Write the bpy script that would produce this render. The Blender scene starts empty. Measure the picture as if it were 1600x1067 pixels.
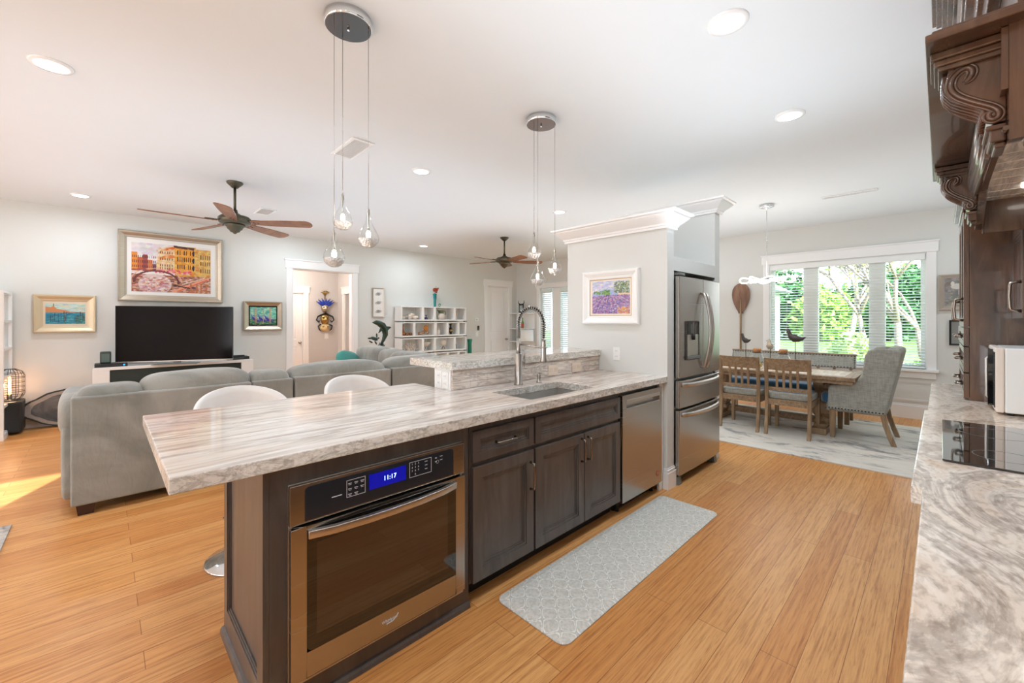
import bpy, bmesh, math, random
import numpy as np
from mathutils import Vector, Matrix
S=bpy.context.scene; COL=S.collection; R=math.radians; PI=math.pi
random.seed(7)
# ---------------------------------------------------------------- camera
cam=bpy.data.objects.new('camera',bpy.data.cameras.new('camera')); COL.objects.link(cam)
cam.data.sensor_width=36; cam.data.lens=36*653.74/1600
cam.data.shift_x=1.2/1600; cam.data.shift_y=-33.57/1600
cam.location=(0,0,1.3807); cam.rotation_euler=(R(90),0,R(45.7375-90))
cam.data.clip_start=.02; cam.data.clip_end=300
S.camera=cam
# ---------------------------------------------------------------- world, sun, daylight, exposure
S.view_settings.view_transform='Standard'; S.view_settings.look='None'; S.view_settings.gamma=1
S.view_settings.exposure=0.66
S.cycles.max_bounces=10; S.cycles.diffuse_bounces=6; S.cycles.transparent_max_bounces=24
S.cycles.caustics_reflective=False; S.cycles.caustics_refractive=False
S.cycles.sample_clamp_indirect=6
W=bpy.data.worlds.new('sky'); S.world=W; W.use_nodes=True
wn=W.node_tree.nodes; wl=W.node_tree.links
bg=wn['Background']; tc=wn.new('ShaderNodeTexCoord'); sp=wn.new('ShaderNodeSeparateXYZ'); rp=wn.new('ShaderNodeValToRGB')
wl.new(tc.outputs['Generated'],sp.inputs[0]); wl.new(sp.outputs['Z'],rp.inputs[0]); wl.new(rp.outputs[0],bg.inputs[0])
rp.color_ramp.elements[0].position=0.0; rp.color_ramp.elements[0].color=(.95,.97,1,1)
rp.color_ramp.elements[1].position=.6; rp.color_ramp.elements[1].color=(.55,.72,1,1)
bg.inputs[1].default_value=2.1
def lamp(name,kind,loc,rot,energy,color=(1,1,1),**k):
    l=bpy.data.lights.new(name,kind); l.energy=energy; l.color=color
    for a,b in k.items(): setattr(l,a,b)
    o=bpy.data.objects.new(name,l); COL.objects.link(o); o.location=loc; o.rotation_euler=rot; return o
sun=lamp('sun','SUN',(-10,-20,12),(0,0,0),13.0,(1,.97,.94),angle=R(.35))
sun.rotation_euler=Vector((.422*.948,.906*.948,-.318)).to_track_quat('-Z','Y').to_euler()
# added area lamps as daylight: an invented left opening, then the unseen patio doors
lamp('added_side_light','AREA',(-7.7,3.6,1.30),(0,R(-96),0),62,(.76,.89,1),shape='RECTANGLE',size=2.3,size_y=6.6)
lamp('daylight_patio','AREA',(-3.5,-.95,1.25),(R(100),0,0),18,(.82,.92,1),shape='RECTANGLE',size=.8,size_y=2.2)
# added floating area lamps that brighten the ceiling; no fixture stands there
for i,(x,y,z,sx,sy,e) in enumerate(((1.6,5.2,1.95,5.5,4.2,29),(2.0,.75,2.1,3.6,1.6,13),(6.0,3.4,1.8,3.4,3.4,16),(6.2,.2,1.8,3.0,3.0,9))):
    lamp('added_uplight','AREA',(x,y,z),(PI,0,0),e,((.68,.84,1) if i==0 else (.80,.88,.97)),shape='RECTANGLE',size=sx,size_y=sy)
CANS=[(-.22,3.66),(2.30,3.66),(4.54,3.70),(-.20,7.24),(4.65,7.32),(2.26,.752),(3.613,.774),(-2.7,3.66),(-2.7,7.24),(0.0,.76),(-2.4,.76),(2.3,7.26),(6.7,3.7),(7.2,-1.2)]
CW=9
# ---------------------------------------------------------------- helpers
def lin(c):
    if isinstance(c,str): c=tuple(int(c[i:i+2],16) for i in (0,2,4))
    return tuple((x/255/12.92 if x/255<=.04045 else ((x/255+.055)/1.055)**2.4) for x in c)
class MB:
    def __init__(s): s.v=[]; s.f=[]; s.m=[]; s.sm=[]; s.mi=0; s.M=None; s.smooth=False
    def add(s,vs,fs,smooth=None):
        n=len(s.v); 
        if s.M is not None: vs=[tuple(s.M@Vector(p)) for p in vs]
        s.v+= [tuple(p) for p in vs]
        for f in fs: s.f.append([n+i for i in f]); s.m.append(s.mi); s.sm.append(s.smooth if smooth is None else smooth)
        return s
    def box(s,x0,x1,y0,y1,z0,z1):
        vs=[(x,y,z) for x in (x0,x1) for y in (y0,y1) for z in (z0,z1)]
        return s.add(vs,[(0,1,3,2),(4,6,7,5),(0,4,5,1),(2,3,7,6),(0,2,6,4),(1,5,7,3)],False)
    def taper(s,x0,x1,y0,y1,z0,z1,X0,X1,Y0,Y1):
        vs=[(x0,y0,z0),(x1,y0,z0),(x1,y1,z0),(x0,y1,z0),(X0,Y0,z1),(X1,Y0,z1),(X1,Y1,z1),(X0,Y1,z1)]
        return s.add(vs,[(3,2,1,0),(4,5,6,7),(0,1,5,4),(1,2,6,5),(2,3,7,6),(3,0,4,7)],False)
    def cyl(s,c,r,h,ax='z',seg=20,r2=None,cap=True):
        r2=r if r2 is None else r2; vs=[]
        for k,(rr,t) in enumerate(((r,0),(r2,h))):
            for i in range(seg):
                a=2*PI*i/seg; u,w=rr*math.cos(a),rr*math.sin(a)
                vs.append({'z':(c[0]+u,c[1]+w,c[2]+t),'y':(c[0]+w,c[1]+t,c[2]+u),'x':(c[0]+t,c[1]+u,c[2]+w)}[ax])
        s.add(vs,[(i,(i+1)%seg,seg+(i+1)%seg,seg+i) for i in range(seg)],True)
        if cap: s.add(vs,[tuple(range(seg))[::-1],tuple(range(seg,2*seg))],False)
        return s
    def lathe(s,prof,c=(0,0,0),seg=24,smooth=True):
        vs=[];fs=[];n=len(prof)
        for r,z in prof:
            for i in range(seg):
                a=2*PI*i/seg; vs.append((c[0]+max(r,1e-4)*math.cos(a),c[1]+max(r,1e-4)*math.sin(a),c[2]+z))
        for k in range(n-1):
            for i in range(seg): fs.append((k*seg+i,k*seg+(i+1)%seg,(k+1)*seg+(i+1)%seg,(k+1)*seg+i))
        return s.add(vs,fs,smooth)
    def tube(s,pts,r,seg=8,closed=False,cap=True):
        pts=[Vector(p) for p in pts]; n=len(pts); rr=r if isinstance(r,(list,tuple)) else [r]*n
        vs=[];up=None
        for i,p in enumerate(pts):
            if closed: t=pts[(i+1)%n]-pts[i-1]
            else: t=pts[min(i+1,n-1)]-pts[max(i-1,0)]
            t=t.normalized() if t.length>1e-9 else Vector((0,0,1))
            if up is None:
                up=Vector((0,0,1)) if abs(t.z)<.9 else Vector((1,0,0))
            b=t.cross(up); b=b.normalized() if b.length>1e-6 else t.orthogonal().normalized()
            up=b.cross(t).normalized()
            for k in range(seg):
                a=2*PI*k/seg; vs.append(p+(b*math.cos(a)+up*math.sin(a))*rr[i])
        fs=[]
        for i in range(n if closed else n-1):
            j=(i+1)%n
            for k in range(seg): fs.append((i*seg+k,i*seg+(k+1)%seg,j*seg+(k+1)%seg,j*seg+k))
        s.add(vs,fs,True)
        if cap and not closed: s.add(vs,[tuple(range(seg))[::-1],tuple(range((n-1)*seg,n*seg))],False)
        return s
    def prism(s,poly,ax,a0,a1,smooth=False):
        n=len(poly); P=lambda u,w,a:{'x':(a,u,w),'y':(u,a,w),'z':(u,w,a)}[ax]
        vs=[P(u,w,a0) for u,w in poly]+[P(u,w,a1) for u,w in poly]
        s.add(vs,[(i,(i+1)%n,n+(i+1)%n,n+i) for i in range(n)],smooth)
        return s.add(vs,[tuple(range(n))[::-1],tuple(range(n,2*n))],False)
    def ell(s,c,r,seg=16,rings=10,M=None):
        r=(r,r,r) if not isinstance(r,(tuple,list)) else r; vs=[];fs=[]
        for j in range(rings+1):
            t=PI*j/rings
            for i in range(seg):
                a=2*PI*i/seg; p=Vector((r[0]*math.sin(t)*math.cos(a),r[1]*math.sin(t)*math.sin(a),r[2]*math.cos(t)))
                if M is not None: p=M@p
                vs.append((c[0]+p.x,c[1]+p.y,c[2]+p.z))
        for j in range(rings):
            for i in range(seg): fs.append((j*seg+i,j*seg+(i+1)%seg,(j+1)*seg+(i+1)%seg,(j+1)*seg+i))
        return s.add(vs,fs,True)
    def grid(s,fn,nu,nv,smooth=True):
        vs=[fn(i/nu,j/nv) for j in range(nv+1) for i in range(nu+1)]
        return s.add(vs,[(j*(nu+1)+i,j*(nu+1)+i+1,(j+1)*(nu+1)+i+1,(j+1)*(nu+1)+i) for j in range(nv) for i in range(nu)],smooth)
    def frame(s,x0,x1,z0,z1,w,y0,y1,wt=None):   # rectangular frame in an XZ plane
        wt=w if wt is None else wt
        s.box(x0,x0+w,y0,y1,z0,z1).box(x1-w,x1,y0,y1,z0,z1).box(x0+w,x1-w,y0,y1,z0,z0+wt).box(x0+w,x1-w,y0,y1,z1-wt,z1); return s
def sbox(mb,c,h,e=.45,n=10,bulge=0,wob=0,seed=0,M=None):
    """rounded cushion: superellipsoid box with centre c and half sizes h"""
    rnd=random.Random(seed); ph=[rnd.uniform(0,6) for _ in range(6)]
    f=lambda a,e:math.copysign(abs(a)**e,a); nu,nv=4*n,2*n
    def fn(u,v):
        a=2*PI*u-PI; b=PI*v-PI/2
        x=h[0]*f(math.cos(b),e)*f(math.cos(a),e); y=h[1]*f(math.cos(b),e)*f(math.sin(a),e); z=h[2]*f(math.sin(b),e)
        k=1+wob*(math.sin(9*x+ph[0])*math.sin(8*z+ph[1])+.5*math.sin(17*x+13*y+ph[2]))
        p=Vector((x*k,y*k*(1+bulge*(1-(x/h[0])**2)*(1-(z/h[2])**2)),z*k))
        if M is not None: p=M@p
        return (c[0]+p.x,c[1]+p.y,c[2]+p.z)
    return mb.grid(fn,nu,nv)
def worigin(p):
    v=Vector((0,0,0))
    while p is not None: v+=Vector(p.location); p=p.parent
    return v
def tag(o,label=None,cat=None,group=None,kind=None):
    if label: o['label']=label
    if cat: o['category']=cat
    if group: o['group']=group
    if kind: o['kind']=kind
    return o
def T(name,label,cat,loc=(0,0,0),group=None):
    o=bpy.data.objects.new(name,None); COL.objects.link(o); o.location=loc; o.empty_display_size=.1
    return tag(o,label,cat,group)
def B(name,mb,mat,parent=None,label=None,cat=None,group=None,kind=None,bevel=0,sub=0,bseg=2):
    off=worigin(parent)
    vs=np.array(mb.v,float)
    loc=Vector((0,0,0))
    if parent is None and len(vs):
        lo,hi=vs.min(0),vs.max(0); loc=Vector(((lo[0]+hi[0])/2,(lo[1]+hi[1])/2,lo[2])); off=loc
    vs=vs-np.array(off)
    me=bpy.data.meshes.new(name); me.from_pydata([tuple(v) for v in vs],[],mb.f)
    for m in (mat if isinstance(mat,(list,tuple)) else [mat]): me.materials.append(m)
    me.polygons.foreach_set('material_index',mb.m); me.polygons.foreach_set('use_smooth',mb.sm)
    me.update()
    bm=bmesh.new(); bm.from_mesh(me)
    bmesh.ops.remove_doubles(bm,verts=bm.verts,dist=1e-5)
    bmesh.ops.recalc_face_normals(bm,faces=bm.faces); bm.to_mesh(me); bm.free()
    o=bpy.data.objects.new(name,me); COL.objects.link(o); o.location=loc
    if parent is not None: o.parent=parent
    if bevel:
        b=o.modifiers.new('bevel','BEVEL'); b.width=bevel; b.segments=bseg; b.limit_method='ANGLE'; b.angle_limit=R(35)
    if sub:
        b=o.modifiers.new('sub','SUBSURF'); b.levels=sub; b.render_levels=sub
    return tag(o,label,cat,group,kind)
def copytree(o,parent=None):
    c=o.copy(); COL.objects.link(c); c.parent=parent
    for ch in [q for q in COL.objects if q.parent==o]: copytree(ch,c)
    return c
# ---------------------------------------------------------------- materials
def nmat(name):
    m=bpy.data.materials.new(name); m.use_nodes=True; n=m.node_tree.nodes; return m,n,m.node_tree.links,n['Principled BSDF']
def setp(p,**k):
    for a,b in k.items():
        a={'rough':'Roughness','metal':'Metallic','ior':'IOR','trans':'Transmission Weight','coat':'Coat Weight','sheen':'Sheen Weight','aniso':'Anisotropic','spec':'Specular IOR Level','alpha':'Alpha','sss':'Subsurface Weight'}[a]
        p.inputs[a].default_value=b
def tex(n,l,kind,scale=(1,1,1),rot=(0,0,0),**k):
    tcn=n.new('ShaderNodeTexCoord'); mp=n.new('ShaderNodeMapping'); l.new(tcn.outputs['Object'],mp.inputs[0])
    mp.inputs['Scale'].default_value=scale; mp.inputs['Rotation'].default_value=rot
    t=n.new(kind); l.new(mp.outputs[0],t.inputs['Vector'])
    for a,b in k.items():
        if a in t.inputs: t.inputs[a].default_value=b
    return t
def ramp(n,l,src,stops):
    r=n.new('ShaderNodeValToRGB'); l.new(src,r.inputs[0]); e=r.color_ramp.elements
    while len(e)<len(stops): e.new(.5)
    for q,(p,c) in zip(e,stops): q.position=p; q.color=(*lin(c),1)
    return r
def mix(n,l,a,b,fac,mode='MIX'):
    m=n.new('ShaderNodeMix'); m.data_type='RGBA'; m.blend_type=mode
    for s,i in ((fac,0),(a,6),(b,7)):
        if hasattr(s,'links') or hasattr(s,'is_linked'): l.new(s,m.inputs[i])
        else: m.inputs[i].default_value=s if i==0 else (*s,1)
    return m.outputs[2]
def bump(n,l,p,src,strength=.2,dist=.01):
    b=n.new('ShaderNodeBump'); b.inputs['Strength'].default_value=strength; b.inputs['Distance'].default_value=dist
    l.new(src,b.inputs['Height']); l.new(b.outputs[0],p.inputs['Normal'])
def plain(name,c,rough=.5,var=.06,scale=(6,6,6),bmp=0,bs=60,emit=None,es=1,**k):
    """solid colour with a slight procedural mottling"""
    m,n,l,p=nmat(name); setp(p,rough=rough,**k); c0=lin(c)
    t=tex(n,l,'ShaderNodeTexNoise',scale,Scale=1.0,Detail=4.0)
    o=mix(n,l,tuple(x*(1-var) for x in c0),tuple(min(1,x*(1+var)) for x in c0),t.outputs['Fac']); l.new(o,p.inputs['Base Color'])
    if bmp:
        t2=tex(n,l,'ShaderNodeTexNoise',(bs,bs,bs),Scale=1.0,Detail=3.0); bump(n,l,p,t2.outputs['Fac'],bmp,.004)
    if emit: p.inputs['Emission Color'].default_value=(*lin(emit),1); p.inputs['Emission Strength'].default_value=es
    return m
def wood(name,stops,scale=(2,30,30),rough=.4,dist=.6,bmp=.05,coat=0,blotch=None):
    m,n,l,p=nmat(name); setp(p,rough=rough,coat=coat)
    t=tex(n,l,'ShaderNodeTexNoise',scale,Scale=1.0,Detail=8.0,Distortion=dist,Roughness=.6)
    r=ramp(n,l,t.outputs['Fac'],stops); o=r.outputs[0]
    if blotch:
        t2=tex(n,l,'ShaderNodeTexNoise',(3,3,3),Scale=1.0,Detail=3.0); rr=ramp(n,l,t2.outputs['Fac'],[(.4,(0,0,0)),(.7,(255,255,255))])
        o=mix(n,l,o,lin(blotch),rr.outputs[0])
    l.new(o,p.inputs['Base Color']); bump(n,l,p,t.outputs['Fac'],bmp,.003); return m
def metal(name,c,rough=.3,streak=None,var=.1):
    m,n,l,p=nmat(name); setp(p,metal=1.0,rough=rough); c0=lin(c)
    t=tex(n,l,'ShaderNodeTexNoise',streak or (3,3,3),Scale=1.0,Detail=4.0)
    l.new(mix(n,l,tuple(x*(1-var) for x in c0),tuple(min(1,x*(1+var)) for x in c0),t.outputs['Fac']),p.inputs['Base Color'])
    rr=n.new('ShaderNodeMapRange'); l.new(t.outputs['Fac'],rr.inputs[0]); rr.inputs[3].default_value=rough*.75; rr.inputs[4].default_value=rough*1.3; l.new(rr.outputs[0],p.inputs['Roughness'])
    return m
def stone(name,scale,rot,stops,fine=(3,60,60),rough=.1,distort=1.2,vein=(120,104,96),vs=(.7,5,5),vd=2.2,coat=.0,amt=.8,warm=(205,180,158)):
    m,n,l,p=nmat(name); setp(p,rough=rough,coat=coat)
    t=tex(n,l,'ShaderNodeTexNoise',scale,rot,Scale=1.0,Detail=9.0,Distortion=distort,Roughness=.62)
    r=ramp(n,l,t.outputs['Fac'],stops)
    t2=tex(n,l,'ShaderNodeTexNoise',vs,rot,Scale=1.0,Detail=10.0,Distortion=vd,Roughness=.68)
    v=ramp(n,l,t2.outputs['Fac'],[(.45,(0,0,0)),(.49,(255,255,255)),(.505,(255,255,255)),(.55,(0,0,0))])
    v.color_ramp.elements[1].color=(amt,amt,amt,1); v.color_ramp.elements[2].color=(amt,amt,amt,1)
    t4=tex(n,l,'ShaderNodeTexNoise',(1.2,1.2,1.2),rot,Scale=1.0,Detail=3.0)
    g=ramp(n,l,t4.outputs['Fac'],[(.42,(0,0,0)),(.62,(255,255,255))])
    o0=mix(n,l,r.outputs[0],lin(warm),mix(n,l,(0,0,0),(.45,.45,.45),g.outputs[0]))
    o=mix(n,l,o0,lin(vein),v.outputs[0])
    t3=tex(n,l,'ShaderNodeTexNoise',fine,rot,Scale=1.0,Detail=6.0,Distortion=.4)
    f=ramp(n,l,t3.outputs['Fac'],[(.35,(214,208,203)),(.52,(255,255,255))])
    o2=mix(n,l,o,f.outputs[0],.8,'MULTIPLY'); l.new(o2,p.inputs['Base Color']); return m
M={}
M['wall']=plain('wall_paint',(220,221,217),.75,.015,bmp=.05,bs=220)
M['ceil']=plain('ceiling_paint',(230,235,237),.85,.01,bmp=.04,bs=150)
M['trim']=plain('white_trim',(243,243,242),.35,.01)
M['white']=plain('white_lacquer',(242,242,240),.25,.01)
M['shade']=plain('lamp_fabric',(240,238,232),.8,.02)
M['wains']=plain('wainscot_paint',(226,224,220),.5,.015)
M['island']=wood('grey_stained_maple',[(.25,(66,62,60)),(.5,(88,83,80)),(.75,(108,103,99))],(14,14,2.0),.34,.8,.04,.2,blotch=(88,76,69))
M['hood']=wood('walnut_glazed_maple',[(.25,(44,33,26)),(.5,(78,58,44)),(.75,(114,92,74))],(12,12,1.6),.25,.8,.04,.4,blotch=(110,70,44))
M['dark']=plain('matte_black',(26,25,25),.6,.05)  # one flat near-black for toe kicks, feet, slots and beaks
M['steel']=metal('brushed_stainless',(178,172,166),.24,(1,1,180),.08)
M['steelh']=metal('stainless_handle',(205,200,194),.33)
M['steelside']=metal('fridge_side_grey',(150,152,152),.35)
M['nickel']=metal('brushed_nickel',(180,176,170),.28)
M['chrome']=metal('chrome',(225,228,230),.06)
M['dchrome']=metal('dark_mirror',(112,104,98),.12)
M['sinkm']=metal('sink_steel',(200,198,194),.5)
M['bronze']=metal('aged_bronze',(98,94,80),.42)
M['pull']=metal('dark_nickel_pull',(150,140,130),.25)
M['silverleaf']=metal('silver_leaf',(196,184,166),.38,(6,6,90),.14)
M['bglass']=plain('black_glass',(14,14,16),.04,.05,coat=1.0)
M['oglass']=plain('oven_window_glass',(58,44,34),.05,.1,coat=1.0)
M['panelb']=plain('control_panel',(40,44,50),.15,.05)
M['screen']=plain('television_screen',(14,11,13),.12,.05,spec=.18)
M['blackp']=plain('black_plastic',(38,40,40),.45,.05)
M['greyp']=plain('grey_plastic',(120,124,122),.5,.05)
M['sofa']=None
M['leather']=plain('white_leatherette',(240,236,232),.4,.02)
M['oak']=wood('weathered_oak',[(.25,(112,90,68)),(.5,(150,124,96)),(.75,(184,158,128))],(3,30,30),.5,.7,.12)
M['oakv']=wood('weathered_oak_upright',[(.25,(112,90,68)),(.5,(150,122,92)),(.75,(180,152,118))],(30,30,3),.5,.7,.12)
M['blade']=wood('fan_blade_walnut',[(.25,(92,56,30)),(.5,(134,84,46)),(.75,(160,106,62))],(6,6,6),.4,.8,.04)
M['paddlew']=wood('paddle_wood',[(.3,(96,66,48)),(.5,(132,96,74)),(.7,(156,120,96))],(20,20,3),.5)
M['blue']=plain('blue_velvet',(34,92,128),.7,.12,sheen=.5)
M['teal']=plain('teal_fabric',(62,150,140),.7,.1,sheen=.3,bmp=.3,bs=90)
M['cork']=plain('cork',(190,140,96),.8,.2,(60,60,60))
M['red']=plain('red_petals',(160,60,40),.6,.2)
M['tglass']=plain('turquoise_glass',(28,150,150),.1,.1,trans=.3)
M['gglass']=plain('green_glaze',(20,128,100),.15,.08)
M['paper']=plain('mat_board',(240,238,234),.8,.01)
M['coral']=plain('coral',(228,216,204),.8,.12,(30,30,30),bmp=.6,bs=70)
M['amber']=plain('amber_shell',(196,128,54),.4,.3,(25,25,25))
M['ceram']=plain('pale_ceramic',(222,214,204),.4,.1,(20,20,20))
M['copper']=metal('copper',(168,112,74),.25)
M['black']=plain('black_glaze',(26,24,26),.2,.05)
M['verdi']=metal('green_bronze',(70,86,78),.38,(20,20,20),.3)
M['gold']=metal('aged_gold',(176,146,92),.35,(30,30,30),.3)
M['cobalt']=plain('cobalt_blue',(24,58,168),.35,.15)
M['purple']=plain('purple_glass',(60,46,96),.2,.1)
M['olive']=plain('olive_glaze',(110,116,86),.3,.3,(20,20,20))
M['bottle']=plain('green_bottle',(96,140,40),.15,.1)
M['label']=plain('bottle_label',(188,66,46),.6,.1)
M['rope']=plain('rope',(150,120,90),.8)
M['birdd']=plain('dark_bird_paint',(58,52,52),.6,.15,(30,30,30))
M['birdp']=plain('pale_bird_paint',(170,158,142),.7,.15,(30,30,30))
M['yellow']=plain('yellow_shells',(214,182,96),.7,.2,(40,40,40))
M['ledtube']=plain('led_strip',(255,244,230),.5,.0,emit=(255,236,214),es=3.2)
M['bulb']=plain('lamp_filament',(255,240,225),.5,.0,emit=(255,238,222),es=80)
M['bulbw']=plain('warm_filament',(255,200,130),.5,.0,emit=(255,150,70),es=8)
M['canlens']=plain('downlight_lens',(255,252,246),.5,.0,emit=(255,250,240),es=5)
M['digits']=plain('display_digits',(160,200,255),.5,.0,emit=(150,190,255),es=2.5)
M['display']=plain('blue_display',(12,16,90),.2,.0,emit=(10,20,190),es=.35)
M['ledblue']=plain('blue_led',(20,90,255),.5,.0,emit=(20,110,255),es=4)
M['print']=plain('panel_print',(214,216,220),.5,.0)
M['badge']=metal('copper_badge',(190,120,88),.3)
M['brass']=metal('nail_heads',(60,52,46),.35)
M['concrete']=plain('patio_concrete',(226,222,214),.8,.03)
M['bark']=plain('tree_bark',(150,132,116),.9,.25,(10,10,3),bmp=.5,bs=30)
M['maroon']=plain('maroon_cushion',(130,40,56),.7,.1)
M['stucco']=plain('neighbour_stucco',(200,205,210),.9,.03)
M['roofm']=plain('neighbour_roof',(120,124,132),.8,.1)
def leafm(name,a,b):
    m,n,l,p=nmat(name); setp(p,rough=.5)
    t=tex(n,l,'ShaderNodeTexNoise',(3,3,3),Scale=1.5,Detail=3.0)
    l.new(ramp(n,l,t.outputs['Fac'],[(.35,a),(.65,b)]).outputs[0],p.inputs['Base Color'])
    p.inputs['Subsurface Weight'].default_value=0; 
    return m
M['leafl']=leafm('bright_leaves',(96,150,40),(190,220,90)); M['leafd']=leafm('dark_leaves',(34,92,44),(84,140,70)); M['leafy']=leafm('yellow_green_leaves',(140,180,70),(226,236,150))
M['grass']=leafm('lawn_grass',(96,140,60),(160,190,96))
def glassm(name,tint=(1,1,1),rough=0.0,ior=1.45):
    m,n,l,p=nmat(name); setp(p,rough=rough,trans=1.0,ior=ior); p.inputs['Base Color'].default_value=(*tint,1); return m
M['glass']=glassm('blown_glass'); 
def pane(name,refl=.08,tint=(.95,.98,.97)):
    m,n,l,p=nmat(name); n.remove(p); out=n['Material Output']
    tr=n.new('ShaderNodeBsdfTransparent'); tr.inputs[0].default_value=(*tint,1); gl=n.new('ShaderNodeBsdfGlossy'); gl.inputs['Roughness'].default_value=.02
    fr_=n.new('ShaderNodeLayerWeight'); pw=n.new('ShaderNodeMath'); pw.operation='POWER'; l.new(fr_.outputs['Facing'],pw.inputs[0]); pw.inputs[1].default_value=3.0; fr=n.new('ShaderNodeMath'); fr.operation='MULTIPLY'; l.new(pw.outputs[0],fr.inputs[0]); fr.inputs[1].default_value=.6; mx=n.new('ShaderNodeMixShader')
    l.new(fr.outputs[0],mx.inputs[0]); l.new(tr.outputs[0],mx.inputs[1]); l.new(gl.outputs[0],mx.inputs[2]); l.new(mx.outputs[0],out.inputs[0]); return m
M['pane']=pane('window_glass'); M['thin']=pane('thin_clear_glass',tint=(.985,.99,.99))
# crackled base of the drops
m,n,l,p=nmat('crackle_glass'); setp(p,rough=.2,trans=.12,ior=1.3); p.inputs['Base Color'].default_value=(1,.97,.95,1)
v=tex(n,l,'ShaderNodeTexVoronoi',(90,90,90),Scale=1.0); bump(n,l,p,v.outputs['Distance'],.8,.01); M['crackle']=m
# sofa velvet
def mth2(n,l,s):
    q=n.new('ShaderNodeMath'); q.operation='MULTIPLY'; l.new(s,q.inputs[0]); q.inputs[1].default_value=.5; return q.outputs[0]
m,n,l,p=nmat('grey_velvet'); setp(p,rough=.75,sheen=.35)
t=tex(n,l,'ShaderNodeTexNoise',(2.2,2.2,2.2),Scale=1.0,Detail=5.0,Distortion=1.5)
r1=ramp(n,l,t.outputs['Fac'],[(.32,(126,126,119)),(.5,(142,141,134)),(.68,(160,159,152))]); t2=tex(n,l,'ShaderNodeTexNoise',(14,14,5),Scale=1.0,Detail=4.0,Distortion=1.0)
l.new(mix(n,l,r1.outputs[0],(.5,.49,.47),mth2(n,l,t2.outputs['Fac']),'OVERLAY'),p.inputs['Base Color']); bump(n,l,p,t2.outputs['Fac'],.35,.02); M['sofa']=m
# tweed
m,n,l,p=nmat('grey_tweed'); setp(p,rough=.85)
t=tex(n,l,'ShaderNodeTexNoise',(14,90,14),Scale=1.0,Detail=2.0); t2=tex(n,l,'ShaderNodeTexNoise',(90,14,90),Scale=1.0,Detail=2.0)
a=ramp(n,l,t.outputs['Fac'],[(.35,(140,141,134)),(.65,(172,172,163))]); b=ramp(n,l,t2.outputs['Fac'],[(.35,(142,142,135)),(.65,(176,176,168))])
l.new(mix(n,l,a.outputs[0],b.outputs[0],.5),p.inputs['Base Color']); bump(n,l,p,t2.outputs['Fac'],.2,.003); M['tweed']=m
# bamboo floor
m,n,l,p=nmat('bamboo_planks'); setp(p,rough=.36,spec=.35)
bk=tex(n,l,'ShaderNodeTexBrick'); bk.offset=.37; bk.offset_frequency=2
for a,b in (('Scale',1.0),('Brick Width',1.85),('Row Height',.128),('Mortar Size',.0014),('Mortar Smooth',.2),('Bias',.0)): bk.inputs[a].default_value=b
bk.inputs['Color1'].default_value=(*lin((222,158,94)),1); bk.inputs['Color2'].default_value=(*lin((238,184,122)),1); bk.inputs['Mortar'].default_value=(*lin((164,106,56)),1)
t=tex(n,l,'ShaderNodeTexNoise',(2.2,70,1),Scale=1.0,Detail=7.0,Roughness=.7,Distortion=.3)
r1=ramp(n,l,t.outputs['Fac'],[(.3,(186,150,112)),(.5,(238,226,208)),(.72,(255,255,252))])
t2=tex(n,l,'ShaderNodeTexNoise',(9,140,1),Scale=1.0,Detail=4.0)
r2=ramp(n,l,t2.outputs['Fac'],[(.33,(190,150,110)),(.46,(255,255,255))])
o=mix(n,l,bk.outputs[0],r1.outputs[0],.85,'MULTIPLY'); o=mix(n,l,o,r2.outputs[0],.4,'MULTIPLY'); l.new(o,p.inputs['Base Color'])
bump(n,l,p,t.outputs['Fac'],.04,.002); M['floor']=m
# stones
cream=[(.22,(182,168,158)),(.37,(222,212,204)),(.5,(240,236,231)),(.62,(228,218,208)),(.78,(192,172,156))]
M['granite']=stone('river_granite_top',(.9,5.5,5.5),(0,0,R(5)),cream,vein=(160,144,134),vs=(.8,6.0,6),amt=.5,vd=1.3,distort=1.1,fine=(2.2,26,26),warm=(214,184,158),rough=.06)
M['gedge']=stone('river_granite_edge',(4,9,16),(0,0,0),[(.25,(206,204,192)),(.4,(236,236,228)),(.55,(248,247,242)),(.8,(232,228,218))],fine=(60,80,80),vein=(112,108,92),vs=(6,14,18),vd=1.2,rough=.2,amt=.38,distort=.6)
M['granite2']=stone('swirled_granite_top',(1.5,3.4,3),(0,0,R(-38)),[(.2,(176,148,122)),(.36,(216,192,168)),(.48,(245,236,226)),(.6,(241,229,215)),(.8,(200,172,146))],vein=(136,116,100),vs=(1.6,3.4,3),vd=1.2,amt=.5,warm=(208,176,146),fine=(30,60,60))
M['tile']=stone('stone_backsplash',(3,14,9),(0,0,0),[(.2,(176,162,150)),(.42,(220,208,197)),(.6,(240,230,220)),(.8,(202,196,190))],vein=(140,130,124),vs=(2,10,12),amt=.5,rough=.3)
m,n,l,p=nmat('agate'); setp(p,rough=.3)
t=tex(n,l,'ShaderNodeTexNoise',(5,5,5),Scale=1.0,Detail=8.0,Distortion=1.0); l.new(ramp(n,l,t.outputs['Fac'],[(.3,(34,34,34)),(.55,(78,76,76)),(.75,(130,124,120))]).outputs[0],p.inputs['Base Color']); M['agate']=m
M['agrim']=plain('agate_rim',(150,142,134),.5,.2,(14,14,14)); M['agcrust']=plain('agate_crust',(52,52,50),.8,.2,(20,20,20))
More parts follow.
